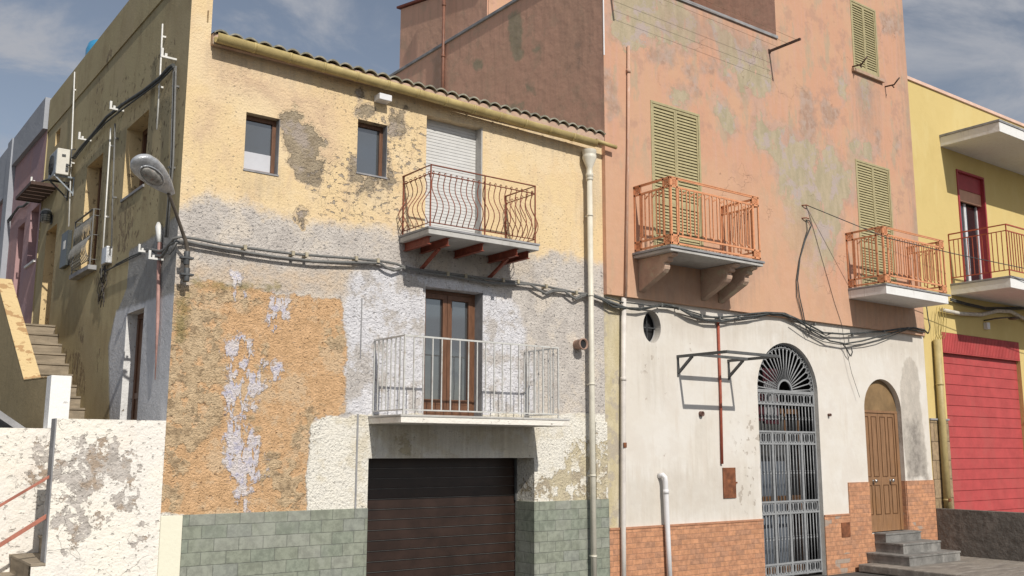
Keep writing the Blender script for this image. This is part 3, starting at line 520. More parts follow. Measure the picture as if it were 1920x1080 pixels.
mb.quad((3.862,11.5,7.2),(3.862,19.75,7.2),(3.862,19.75,8.87),(3.862,11.5,8.87))
mb.quad((3.577,19.75,-0.1),(3.862,19.75,-0.1),(3.862,19.75,8.87),(3.577,19.75,8.87))
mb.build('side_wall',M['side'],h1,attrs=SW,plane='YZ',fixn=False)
for q_ in rvm: q_.build('opening_reveal',M['reveal'],h1,attrs={'wash':[[(12.5,1.5),(13.6,1.5),(13.6,4.2),(12.5,4.2)]]},plane='YZ',fixn=False)
# unseen sheet added to block light behind side openings
mb=MB(); mb.box(3.88,3.90,11.8,19.7,0,8.0); mb.build('inner_light_block',M['interior'],h1)
# green tile plinths
def plinth_front(x0,x1,name='tile_plinth',m='green'):
    mb=MB(); mb.box(x0,x1,YF-0.022,YF+0.05,-0.12,1.447); return mb.build(name,M[m],h1,bevel=0.004)
plinth_front(3.85,6.257); MB().box(3.600,3.849,YF-.016,YF+.02,-.1,1.441).build('corner_panel',M['creampl'],h1,bevel=.004)
mb=MB(); mb.box(9.033,10.50,YF-0.022,YF+0.05,-0.12,1.447); mb.box(9.015,9.0325,YF-0.022,YF+0.44,-0.12,1.447); mb.build('tile_plinth',M['green'],h1,bevel=0.004)
mb=MB(); wall(mb,'y',YF-0.012,10.25,10.49,1.45,2.64,step=0.06); mb.quad((10.49,YF-0.012,1.45),(10.49,YF+.1,1.45),(10.49,YF+.1,2.64),(10.49,YF-0.012,2.64)); mb.quad((10.25,YF-0.012,2.64),(10.49,YF-0.012,2.64),(10.49,YF+.1,2.64),(10.25,YF+.1,2.64)); mb.build('lower_render',M['front'],h1,attrs=H1,fixn=False)
# garage door
def slat_sheet(x0,x1,y,z0,z1,pitch,groove=0.012,depth=0.012):
    mb=MB(); z=z1; pr=[]
    while z>z0+0.001:
        b=max(z-pitch,z0); pr+=[(y+0.0,z),(y-0.004,b+groove+0.01),(y-0.004,b+groove),(y+depth,b+groove*0.9),(y+depth,b+0.001)]; z=b
    v=[(x0,)+p for p in pr]+[(x1,)+p for p in pr]; n=len(pr)
    mb.add(v,[(i,i+1,n+i+1,n+i) for i in range(n-1)]); return mb
gd=slat_sheet(6.262,9.028,YF+0.47,-0.1,2.083,0.138,0.006,0.014).build('garage_door',M['garage'],h1,fixn=False)
mb=MB(); z=2.083-0.138
while z>0: mb.box(6.262,9.03,YF+0.455,YF+0.469,z-0.004,z+0.001); z-=0.138
mb.build('slat_lip',simple('slat_glint',(0.17,0.165,0.16),0.35,0.5,0.3,3),gd)  # pale lips painted in as the glints along the slats
mb=MB(); mb.box(9.0,9.03,YF+0.42,YF+0.454,1.45,2.08); mb.build('guide_rail',M['steel'],gd)
# windows
def win(x0,x1,z0,z1,dy,name='window'):
    mb=MB(); w=0.055; y=YF+dy
    mb.box(x0,x1,y,y+0.05,z1-w,z1); mb.box(x0,x1,y,y+0.05,z0,z0+w*0.8); mb.box(x0,x0+0.035,y,y+0.05,z0+w*.8,z1-w); mb.box(x1-w,x1,y,y+0.05,z0+w*.8,z1-w)
    f=mb.build(name,M['wood_dark'],h1,bevel=0.004)
    mb=MB(); mb.quad((x0,y+0.03,z0),(x1,y+0.03,z0),(x1,y+0.03,z1),(x0,y+0.03,z1)); mb.build('pane',M['glass'],f,fixn=False)
    mb=MB(); mb.box(x0-0.01,x1+0.01,YF-0.012,y+0.02,z0-0.022,z0+0.002); mb.build('sill',M['coping'],f,bevel=0.003)
    return f
f=win(4.372,4.828,5.692,6.443,0.11); mb=MB(); mb.box(4.41,4.775,YF+0.136,YF+0.139,5.73,5.97); mb.build('window_film',simple('pale_window_film',(0.55,0.56,0.6),0.4,0,0.05,3),f)
win(5.957,6.418,5.932,6.688,0.12)
# grey reveals beside the windows
for (x,z0,z1,d) in ((4.829,5.70,6.44,0.11),(6.419,5.94,6.685,0.12)):
    mb=MB(); mb.box(x-0.006,x,YF+0.001,YF+d,z0,z1); mb.build('reveal_lining',M['coping'],h1)
# roller shutter of upper balcony door
rs=slat_sheet(7.062,8.048,YF+0.16,5.14,6.99,0.048,0.004,0.006).build('roller_shutter',M['roller'],h1,fixn=False)
mb=MB(); mb.box(8.030,8.0485,YF+0.001,YF+0.16,5.14,6.985); mb.build('reveal_lining',M['slab'],h1)
# french door
def french():
    y=YF+0.20; x0,x1,z0,z1=7.092,8.078,2.645,4.468
    mb=MB(); w=0.05
    mb.box(x0,x1,y,y+.06,z1-w,z1); mb.box(x0,x0+w,y,y+.06,z0,z1-w); mb.box(x1-w,x1,y,y+.06,z0,z1-w)
    fr=mb.build('balcony_door',M['wood_dark'],h1,bevel=0.004)
    xm=(x0+x1)/2
    for a,b in((x0+w,xm-0.003),(xm+0.003,x1-w)):
        mb=MB(); q=0.075; yy=y-0.012
        mb.box(a,b,yy,yy+.05,z1-w-q,z1-w-0.003); mb.box(a,b,yy,yy+.05,z0,z0+0.26); mb.box(a,a+q,yy,yy+.05,z0+0.26,z1-w-q); mb.box(b-q,b,yy,yy+.05,z0+0.26,z1-w-q)
        mb.box(a+q,b-q,yy-0.006,yy,z0+0.06,z0+0.07); mb.box(a+q,b-q,yy-0.006,yy,z0+0.19,z0+0.20)
        lf=mb.build('door_leaf',M['wood_dark'],fr,bevel=0.004)
    mb=MB(); mb.quad((x0,y+.03,z0+.2),(x1,y+.03,z0+.2),(x1,y+.03,z1),(x0,y+.03,z1)); mb.build('pane',M['glass'],fr,fixn=False)
    mb=MB(); mb.box(x1-0.006,x1,YF+.001,y,z0,z1); mb.build('reveal_lining',M['coping'],h1)
french()
# balcony 1 : cement slab on steel beams, belly railing
def slab(x0,x1,y0,z0,z1,m,parent,name='balcony',tile=None,th=0.03,over=0.0):
    mb=MB(); mb.box(x0,x1,y0,YF+0.02,z0,z1-th if tile else z1); o=mb.build(name,m,parent,bevel=0.006)
    if tile: mb=MB(); mb.box(x0-over,x1+over,y0-over,YF+0.0,z1-th+0.0005,z1); mb.build('balcony_edging',tile,o,bevel=0.004)
    return o
b1=slab(6.649,8.52,10.731,5.035,5.135,M['slab'],h1,tile=M['coping'],th=0.03,over=0.012)
def belly():
    mb=MB(); X0,X1,Y0=6.69,8.475,10.765; zb,zt,zr=5.20,5.90,5.995
    mb.flat([(X0,YF,zr),(X0,Y0,zr),(X1,Y0,zr),(X1,YF,zr)],0.035,0.010,(0,0,1))
    for z in(zt-0.02,zb): mb.tube([(X0,YF,z),(X0,Y0,z),(X1,Y0,z),(X1,YF,z)],0.0075,4,square=False)
    for x,y in((X0,Y0),(X1,Y0),((X0+X1)/2,Y0),(X0,YF-0.02),(X1,YF-0.02)): mb.tube([(x,y,5.12),(x,y,zr)],0.008,square=True)
    def bar(x,y,dx,dy):
        pts=[];N=16
        for i in range(N+1):
            t=i/N; z=zt-0.02-(zt-0.02-zb)*t
            # in at the top, belly out at two thirds
            o=0.055*math.sin(math.pi*min(t/0.42,1.0))*(-1 if t<0.42 else 0)+ (0.105*math.sin(math.pi*(t-0.42)/0.53) if 0.42<=t<=0.95 else 0)
            pts.append((x+dx*o,y+dy*o,z))
        # smooth
        P=np.array(pts)
        for _ in range(2): P[1:-1]=(P[:-2]+2*P[1:-1]+P[2:])/4
        mb.tube(P,0.0065,6)
        r=0.020; cx,cy,cz=x-dx*0.012,y-dy*0.012,zt-0.005
        mb.tube([(cx+dx*r*math.cos(a)+0,cy+dy*r*math.cos(a),cz+r*math.sin(a)) for a in np.linspace(0,2*math.pi*0.93,11)],0.006,5)
    n=19
    for i in range(1,n+1): bar(X0+(X1-X0)*(i-0.5)/n,Y0,0,-1)
    for i in range(6):
        y=Y0+(YF-Y0)*(i+0.45)/6; bar(X0,y,-1,0); bar(X1,y,1,0)
    return mb.build('railing',M['rail_brown'],b1)
belly()
for i,(x,y1,st) in enumerate(((6.742,10.86,0),(7.003,10.80,1),(7.575,10.80,0),(8.174,10.80,1),(8.414,10.85,0))):
    mb=MB(); zt,zb=5.033,4.925
    mb.box(x-0.03,x+0.03,y1,YF-0.001,zt-0.008,zt); mb.box(x-0.03,x+0.03,y1,YF-0.001,zb,zb+0.008); mb.box(x-0.005,x+0.005,y1,YF-0.001,zb+0.008,zt-0.008)
    if st: mb.tube([(x,y1+0.22,zb),(x,YF-0.01,4.70)],0.02,square=True)
    mb.build('bracket',M['beam'],b1)
# balcony 2 : white
b2=slab(6.244,9.006,10.658,2.535,2.64,M['slabc'],h1,tile=M['slab'],th=0.028,over=0.01)
def plainrail(X0,X1,Y0,Y1,zb,zt,nf,ns,parent,m,bw=0.007,low=0.06,rails=(),base=None,rw=0.011,flatbars=False):
    mb=MB()
    for z in [zt,zb+low]+list(rails): mb.tube([(X0,Y1,z),(X0,Y0,z),(X1,Y0,z),(X1,Y1,z)],rw if z==zt else rw*0.8,square=True)
    top=rails[0] if rails else zt
    def bar(x,y,full=False): mb.tube([(x,y,zb-0.02 if full else zb+low),(x,y,zt if full else top)],bw*(1.35 if full else 1),square=True)
    for i in range(nf+1): bar(X0+(X1-X0)*i/nf,Y0,i in(0,nf))
    for x in(X0,X1):
        for i in range(1,ns+1): bar(x,Y0+(Y1-Y0)*i/ns,i==ns)
    return mb.build('railing',m,parent)
plainrail(6.30,8.84,10.70,YF-0.01,2.64,3.645,18,7,b2,M['rail_white'])
# roof
def roof():
    mb=MB(); X0,X1,Y0,Y1=3.862,10.455,11.375,19.7; z0=7.35; sl=0.12; per=0.193
    xs=np.arange(X0,X1+0.001,per/10); ys=np.linspace(Y0,Y1,18); v=[];f=[]
    prof=[0.050*abs(math.sin(math.pi*(x-X0)/per))**0.8 for x in xs]
    for j,y in enumerate(ys):
        for i,x in enumerate(xs): v.append((x,y,z0+sl*(y-Y0)+prof[i]))
    n=len(xs)
    for j in range(len(ys)-1):
        for i in range(n-1): f.append((j*n+i,j*n+i+1,(j+1)*n+i+1,(j+1)*n+i))
    mb.add(v,f,True)
    v=[];f=[]
    for i,x in enumerate(xs): v+=[(x,Y0,z0+prof[i]),(x,Y0,z0+prof[i]-0.022),(x,Y0+0.3,z0+prof[i]-0.022+sl*.3)]
    for i in range(n-1): f+=[(3*i,3*i+1,3*i+4,3*i+3),(3*i+1,3*i+2,3*i+5,3*i+4)]
    mb.add(v,f); o=mb.build('roof',M['rooftile'],h1)
    mb=MB(); mb.box(3.863,10.45,11.415,11.499,7.20,7.352); mb.build('eave_mortar',M['corbel'],h1,bevel=0.01)
    mb=MB(); mb.box(3.863,10.457,11.52,11.7,7.0,7.30); mb.build('wall_head',M['corbel'],h1)
roof()
def gutter():
    mb=MB(); a=np.array([3.87,11.325,7.27]); b=np.array([10.16,11.325,7.135]); r=0.076
    def ring(p,rr,t0=math.radians(-200),t1=math.radians(20),n=14): return [(p[0],p[1]+rr*math.cos(t),p[2]+rr*math.sin(t)) for t in np.linspace(t0,t1,n)]
    def seg(p,q,rr,rin):
        R1,R2,R3,R4=ring(p,rr),ring(q,rr),ring(p,rin),ring(q,rin); n=len(R1); v=R1+R2+R3+R4; f=[]
        for i in range(n-1): f+=[(i,i+1,n+i+1,n+i),(2*n+i,3*n+i,3*n+i+1,2*n+i+1),(i,2*n+i,2*n+i+1,i+1),(n+i,n+i+1,3*n+i+1,3*n+i)]
        f+=[(0,n,3*n,2*n),(n-1,3*n-1,4*n-1,2*n-1)]; mb.add(v,f,True)
    N=13
    seg(a,b,r,r-0.006)
    for i in range(1,N):
        p=a+(b-a)*i/N; seg(p-np.array([.018,0,-.0004]),p+np.array([.018,0,-.0004]),r+0.007,r-0.002)
    g=mb.build('gutter',M['gutter'],h1,fixn=False)
    mb=MB(); mb.tube([(10.16,11.30,7.16),(10.60,11.30,7.13)],0.034,12); mb.build('gutter_spout',M['gutter'],h1)
    mb=MB(); x,y=10.075,11.375
    mb.lathe([(0.115,7.0),(0.115,6.93),(0.105,6.915),(0.115,6.905),(0.115,6.86),(0.05,6.70),(0.05,6.62),(0.062,6.60),(0.062,6.555),(0.05,6.545),(0.057,6.525),(0.057,6.50),(0.044,6.49)],(x,y,0))
    mb.lathe([(0.0,6.985),(0.10,6.985),(0.115,7.0)],(x,y,0))
    mb.tube([(x,y,6.5),(x,y,3.0),(x,y,-0.1)],0.044,16)
    d=mb.build('downpipe',M['cpipe'],h1,fixn=False)
    for z in (5.9,4.6,3.2,1.8,0.6):
        mb=MB(); mb.lathe([(0.044,z),(0.05,z),(0.05,z+0.03),(0.044,z+0.03)],(x,y,0)); mb.box(x-0.01,x+0.01,y+0.04,YF,z+0.005,z+0.025); mb.build('pipe_clamp',M['cpipe'],d)
gutter()
# wall fittings of house 1
mb=MB(); mb.box(6.19,6.385,11.33,11.5,6.985,7.075); o=mb.build('wall_light',M['pvc'],bevel=0.008); tag(o,'small white box lamp under the yellow gutter above the second window','light')
t=thing('flue_pipe','short brown flue pipe stub poking from the wall beside the cream downpipe','pipe',(9.93,11.4,3.79))
mb=MB(); 
n=24
mb.lathe([(0.078,0.0),(0.078,-0.14),(0.090,-0.145),(0.090,-0.18),(0.072,-0.18),(0.072,-0.02),(0.0,-0.02)],(9.875,11.5,3.825),'y',24); mb.build('pipe_tube',simple('brown_flue_metal',(0.34,0.22,0.17),0.7),t,fixn=False)
mb=MB(); mb.lathe([(0.0715,-0.15),(0.0,-0.15)],(9.875,11.5,3.825),'y',24); mb.build('pipe_bore',M['black'],t)
MB().box(6.068,6.092,YF-0.012,YF+0.0,1.45,2.66).build('conduit_strip',M['coping'],h1); MB().box(6.085,6.10,YF-0.010,YF,3.4,4.2).build('conduit_strip',M['coping'],h1)
# side window frames
def sidewin(y0,y1,z0,z1,d,m='wood_dark',sill=True,door=False):
    X=3.597+d; mb=MB(); w=0.07
    mb.box(X-0.05,X,y0,y1,z1-w,z1); mb.box(X-0.05,X,y0,y0+w,z0,z1-w); mb.box(X-0.05,X,y1-w,y1,z0,z1-w); mb.box(X-0.05,X,y0+w,y1-w,z0,z0+w)
    if door: mb.box(X-0.03,X,y0+w,y1-w,z0+w,z1-w); mb.box(X-0.045,X,y0+w,y1-w,z0+1.0,z0+1.08)
    f=mb.build('side_door' if door else 'side_window',M[m],h1,bevel=0.004)
    if not door:
        mb=MB(); mb.quad((X-0.01,y0,z0),(X-0.01,y1,z0),(X-0.01,y1,z1),(X-0.01,y0,z1)); mb.build('pane',M['glassd'],f,fixn=False)
    if sill: mb=MB(); mb.box(3.575,X-0.02,y0-0.02,y1+0.02,z0-0.035,z0+0.003); mb.build('sill',M['coping'],f,bevel=0.004)
sidewin(13.055,14.095,5.70,6.76,0.27); sidewin(15.375,16.355,4.97,6.73,0.24,sill=False); sidewin(18.675,19.045,7.76,8.03,0.18,sill=False)
sidewin(18.305,19.145,4.272,6.15,0.26,door=True,sill=False); sidewin(12.675,13.445,1.852,3.99,0.19,door=True,sill=False)
# side balconet
mb=MB(); mb.box(3.47,3.60,15.25,16.45,4.86,4.93); bc=mb.build('balconet',M['coping'],h1,bevel=0.005)
mb=MB(); X=3.50
mb.flat([(3.597,15.28,5.80),(X,15.28,5.80),(X,16.42,5.80),(3.597,16.42,5.80)],0.03,0.01,(0,0,1))
for z in(5.70,5.40,5.02): mb.tube([(3.597,15.28,z),(X,15.28,z),(X,16.42,z),(3.597,16.42,z)],0.008,4)
for y in(15.28,16.42): mb.tube([(X,y,4.93),(X,y,5.80)],0.009,square=True)
for i in range(14):
    y=15.33+i*0.08; P=[]
    for k in range(15):
        t=k/14; P.append((X-(0.022*math.sin(math.pi*t/.44) if t<.44 else 0.075*math.sin(math.pi*(t-.44)/.56)),y,5.70-0.68*t))
    mb.tube(P,0.0075,5)
mb.build('railing',M['galvd'],bc)
# ================================================================== PINK HOUSE
YU=11.42; XL=10.46; XR=19.80
h2=thing('pink_house','tall peeling pink house with green shutters and white lower wall above terracotta tiles','house',(10.5,11.5,0))
sh1=(11.534,12.776,5.43,8.20); sh2=(17.553,18.817,5.43,8.262); sh3=(17.70,18.66,10.29,11.90)
mb=MB()
wall(mb,'y',YU,XL,15.10,4.68,10.27,[dict(u0=sh1[0],u1=sh1[1],z0=sh1[2],z1=sh1[3],d=0.07)],step=0.07)
wall(mb,'y',YU,15.10,XR,4.68,14.2,[dict(u0=a[0],u1=a[1],z0=a[2],z1=a[3],d=0.07) for a in(sh2,sh3)],step=0.07)
mb.quad((XL,YU,4.68),(XR,YU,4.68),(XR,11.499,4.68),(XL,11.499,4.68))
mb.quad((XL,YU,10.27),(15.1,YU,10.27),(15.1,YU+.25,10.27),(XL,YU+.25,10.27))
mb.build('front_wall',M['pink'],h2,attrs=PK,fixn=False)
mb=MB(); wall(mb,'x',XL,YU,19.2,4.68,10.64,(),step=0.09)
mb.quad((XL,YU,10.27),(XL+.2,YU,10.27),(XL+.2,YU,10.64),(XL,YU,10.64)); mb.quad((XL+.2,YU,10.0),(XL+.2,19.2,10.0),(XL+.2,19.2,10.64),(XL+.2,YU,10.64)); mb.quad((XL,19.2,4.68),(XL+9,19.2,4.68),(XL+9,19.2,10.0),(XL,19.2,10.0))
mb.quad((XL,19.2,10),(XL+.2,19.2,10),(XL+.2,19.2,10.64),(XL,19.2,10.64))
mb.build('side_wall',M['pinkside'],h2,attrs=PKS,plane='YZ',fixn=False)
MB().box(XL-.004,XL+.022,YU-.005,YU-.0005,8.75,10.26).build('corner_bead',M['pvc'],h2)
mb=MB(); mb.box(XL-0.04,XL+0.24,YU-0.02,19.25,10.641,10.70); mb.build('parapet_coping',M['coping'],h2,bevel=0.006)
mb=MB(); mb.box(XL+0.25,15.12,YU-0.035,YU+0.28,10.271,10.335); mb.build('parapet_coping',M['coping'],h2,bevel=0.006)
mb=MB(); mb.quad((XL,YU+.2,9.4),(XR,YU+.2,9.4),(XR,19.2,9.4),(XL,19.2,9.4)); mb.build('terrace_floor',M['slab'],h2,fixn=False)
mb=MB(); wall(mb,'x',15.10,YU,17.5,9.4,14.2,(),step=0.12); mb.quad((15.1,17.5,9.4),(XR,17.5,9.4),(XR,17.5,14.2),(15.1,17.5,14.2)); mb.quad((XR,YU,4.68),(XR,17.5,4.68),(XR,17.5,14.2),(XR,YU,14.2)); mb.quad((15.1,YU,14.2),(XR,YU,14.2),(XR,17.5,14.2),(15.1,17.5,14.2))
mb.build('tower_wall',M['pinkside'],h2,attrs=PKS,plane='YZ',fixn=False)
mb=MB(); mb.box(13.9,15.09,13.0,16.5,12.35,12.42); 
for i in range(8): mb.box(13.9,15.09,13.1+i*.45,13.2+i*.45,12.25,12.349)
mb.build('terrace_roof',M['roofterra'],h2)
# back block
mb=MB(); xb=10.60; mb.prism([(15.02,9.41),(18.5,9.41),(18.5,12.30),(15.02,11.62)],'x',xb,14.5); mb.build('stair_block',M['pinkside'],h2,attrs={'green':[],'dark':PKS['dark']},plane='YZ')
mb=MB(); mb.prism([(14.92,11.62),(18.6,12.34),(18.6,12.39),(14.92,11.67)],'x',xb-0.06,14.6); mb.build('block_coping',M['roofterra'],h2)
mb=MB(); mb.box(10.62,14.4,15.0,15.019,9.41,11.55); mb.build('block_front',M['pink'],h2,attrs=PK)
mb=MB(); mb.tube([(10.41,16.35,7.9),(10.41,16.35,12.6)],0.035,10)
for z in(9.0,10.35,11.5): mb.lathe([(0.035,z),(0.042,z),(0.042,z+.05),(0.035,z+.05)],(10.41,16.35,0))
o=mb.build('vent_pipe',simple('copper_brown_pipe',(0.22,0.10,0.065),0.5)); tag(o,'tall red-brown pipe up the shaded pink side wall above the tiled roof','pipe')
# lower wall
mb=MB(); YB=11.5
wall(mb,'y',YB,10.459,19.86,-0.12,4.679,[dict(u0=11.337,u1=11.751,z0=3.97,z1=4.51,round=1,d=0.16),dict(u0=14.20,u1=15.99,z0=-0.12,z1=4.21,arch=3.30,d=0.10,sill=False),
  dict(u0=17.50,u1=18.82,z0=0.58,z1=3.665,arch=3.03,d=0.13)],step=0.07)
mb.quad((19.86,YB,-.1),(19.86,YB+.2,-.1),(19.86,YB+.2,4.68),(19.86,YB,4.68))
mb.build('lower_wall',M['lower'],h2,attrs=LW,fixn=False)
mb=MB()
for a,b,zt in((10.502,14.20,0.965),(15.99,16.80,0.965),(16.80,17.50,1.59),(18.82,19.87,1.59)): MB().box(a+0.0005,b-0.0005,YB-0.022,YB+0.03,-0.12,zt).build('brick_dado',M['brick'],h2,bevel=0.003)
mb=MB()
MB().box(17.5005,17.575,YB-0.022,YB+0.03,-0.12,0.575).build('brick_dado',M['brick'],h2)
M['capt']=simple('terracotta_cap_tile',(0.42,0.21,0.125),0.8,0,0.2,8)
for a,b in((10.502,14.195),(15.995,16.798)): MB().box(a,b,YB-0.034,YB+0.02,0.966,1.002).build('dado_cap',M['capt'],h2,bevel=0.005)
mb=MB(); mb.box(18.806,18.819,YB+0.002,YB+0.125,0.60,1.588); mb.build('jamb_tiles',M['brick'],h2)
# interiors
mb=MB(); mb.box(11.2,11.9,11.70,11.72,3.8,4.7); mb.build('round_window_back',M['black'],h2)
mb=MB(); 
cx,cz=11.544,4.24
mb.tube([(cx,11.63,3.96),(cx,11.63,4.52)],0.008,square=True); mb.tube([(11.33,11.63,cz),(11.76,11.63,cz)],0.008,square=True); rw=mb.build('round_window',M['steel'],h2)
mb=MB(); mb.tube([(cx+.205*math.cos(a),11.655,cz+.268*math.sin(a)) for a in np.linspace(0,2*math.pi,33)],0.010,6,caps=False); mb.build('window_rim',M['coping'],rw)
# rust marks: small bolts
# shutters
def louver(s,rail=None):
    x0,x1,z0,z1=s; y=YU-0.012; mb=MB(); w=0.045
    mb.box(x0,x1,y,y+0.07,z1-w,z1); mb.box(x0,x0+w,y,y+0.07,z0,z1-w); mb.box(x1-w,x1,y,y+0.07,z0,z1-w); mb.box(x0+w,x1-w,y,y+0.07,z0,z0+w*.6)
    f=mb.build('shutter',M['shutter'],h2,bevel=0.003); xm=(x0+x1)/2
    for a,b in((x0+w+.003,xm-.002),(xm+.002,x1-w-.003)):
        mb=MB(); q=0.034; yy=y+0.012
        mb.box(a,a+q,yy,yy+.035,z0+.03,z1-w-.003); mb.box(b-q,b,yy,yy+.035,z0+.03,z1-w-.003)
        mb.box(a+q,b-q,yy,yy+.035,z1-w-.003-.05,z1-w-.003); mb.box(a+q,b-q,yy,yy+.035,z0+.03,z0+.11)
        segs=[(z0+.11,z1-w-.053)]
        if rail: mb.box(a+q,b-q,yy,yy+.035,rail-.05,rail+.05); segs=[(z0+.11,rail-.05),(rail+.05,z1-w-.053)]
        for c,d in segs:
            n=int(round((d-c)/0.056)); p=(d-c)/n
            for i in range(n):
                zc=c+p*(i+.5); h=p*0.60; j=random.uniform(-.002,.002)
                mb.prism([(yy+.002,zc-h+j),(yy+.008,zc-h-.004+j),(yy+.034,zc+h*.55),(yy+.028,zc+h*.55+.006)],'x',a+q,b-q)
        lf=mb.build('shutter_leaf',M['shutter'],f)
    mb=MB(); mb.box(x0+.01,x1-.01,YU+.058,YU+.066,z0,z1); mb.build('dark_backing',M['black'],f)
louver(sh1,6.42); louver(sh2,6.42); louver(sh3)
mb=MB(); mb.box(17.62,18.76,YU-0.07,YU+0.0,10.215,10.285); mb.build('sill',M['pink'],h2,attrs={},bevel=0.005)
# balconies on pink house
def fancyrail(X0,X1,Y0,Y1,zb,zt,parent,nf,ns):
    mb=MB(); q=0.15
    # panels: (origin, dir, length, n, normal)
    def panel(o,d,L,n,nrm,ends=(1,1)):
        o=np.array(o,float); d=np.array(d,float)
        def p(u,z): return o+d*u+np.array([0,0,z])
        T=0.020
        for z in(zt-0.012,zt-q,zb+0.02,zb+q): mb.flat([p(0,z),p(L,z)],0.030,T,nrm)
        for e in(0,1):
            for u in((0.012,q) if e==0 else (L-q,L-0.012)):
                mb.flat([p(u,zb),p(u,zt)],0.030,T,nrm)
            for zc in(zt-q/2,zb+q/2+0.01):
                uc=q/2 if e==0 else L-q/2
                mb.flat([p(uc+0.047*math.cos(a),zc+0.047*math.sin(a)) for a in np.linspace(0,2*math.pi,17)],0.010,T*.7,nrm)
                for a in range(4):
                    t=a*math.pi/2+math.pi/4; mb.flat([p(uc,zc),p(uc+0.09*math.cos(t),zc+0.085*math.sin(t))],0.010,T*.6,nrm)
                    t=a*math.pi/2; mb.flat([p(uc+.012*math.cos(t),zc+.012*math.sin(t)),p(uc+0.047*math.cos(t),zc+0.047*math.sin(t))],0.012,T*.6,nrm)
        a0=q+0.02; span=(L-2*q-0.04); w=span/n; za=zt-q-0.012; zc=zb+q+0.012
        for i in range(n):
            u0=a0+i*w+w*0.10; u1=a0+i*w+w*0.52; r=(u1-u0)/2
            arc=[p((u0+u1)/2-r*math.cos(a),za-r+r*math.sin(a)) for a in np.linspace(0,math.pi,9)]
            mb.flat([p(u0,zc+0.05)]+arc+[p(u1,zc+0.0)],0.018,T*.8,nrm)
            # link to the next pair: short step piece at the top and mirrored at the bottom
            u2=u1+w*0.48
            mb.flat([p(u1,za-0.085),p(u1+w*.20,za-0.085),p(u1+w*.30,za-0.055),p(u2,za-0.055)],0.016,T*.8,nrm)
            if i<n-0:
                mb.flat([p(u0,zc+0.05),p(u0+w*.12,zc+0.055),p(u0+w*.3,zc+0.05),p(u1-.004,zc+0.0)],0.017,T*.8,nrm)
        mb.flat([p(a0+n*w,zc),p(a0+n*w,za)],0.013,T*.8,nrm)
    panel((X0,Y0,0),(1,0,0),X1-X0,nf,(0,-1,0)); panel((X0,Y1,0),(0,-1,0),Y1-Y0,ns,(-1,0,0)); panel((X1,Y1,0),(0,-1,0),Y1-Y0,ns,(1,0,0))
    mb.flat([(X0,Y1,zt+.006),(X0,Y0,zt+.006),(X1,Y0,zt+.006),(X1,Y1,zt+.006)],0.034,0.012,(0,0,1))
    return mb.build('railing',M['rail_orange'],parent)
mb=MB(); mb.box(11.06,13.33,10.565,YU+.02,5.335,5.385); bp=mb.build('balcony',M['slab'],h2,bevel=0.006)
mb=MB(); mb.box(11.034,13.354,10.541,YU,5.386,5.425); mb.build('balcony_edging',M['coping'],bp,bevel=0.006)
fancyrail(11.10,13.285,10.585,YU-.005,5.45,6.555,bp,10,3)
for x in(11.165,12.675,13.125):
    pr=[(YU,4.78),(YU-.05,4.80),(10.86,5.04),(10.815,5.09),(10.80,5.14),(10.825,5.185),(10.80,5.20),(10.745,5.205),(10.73,5.23),(10.745,5.26),(10.70,5.275),(10.64,5.28),(10.62,5.305),(10.63,5.334),(YU,5.334)]
    mb=MB(); mb.prism(pr,'x',x,x+0.13); mb.build('corbel',M['corbel'],bp,bevel=0.012)
mb=MB(); mb.box(17.06,19.33,10.575,YU+.02,5.235,5.40); bq=mb.build('balcony',M['slabw'],h2,bevel=0.005)
mb=MB(); mb.box(17.043,19.42,10.555,YU,5.401,5.438); mb.build('balcony_edging',M['coping'],bq,bevel=0.006)
fancyrail(17.07,19.31,10.59,YU-.005,5.46,6.58,bq,11,3)
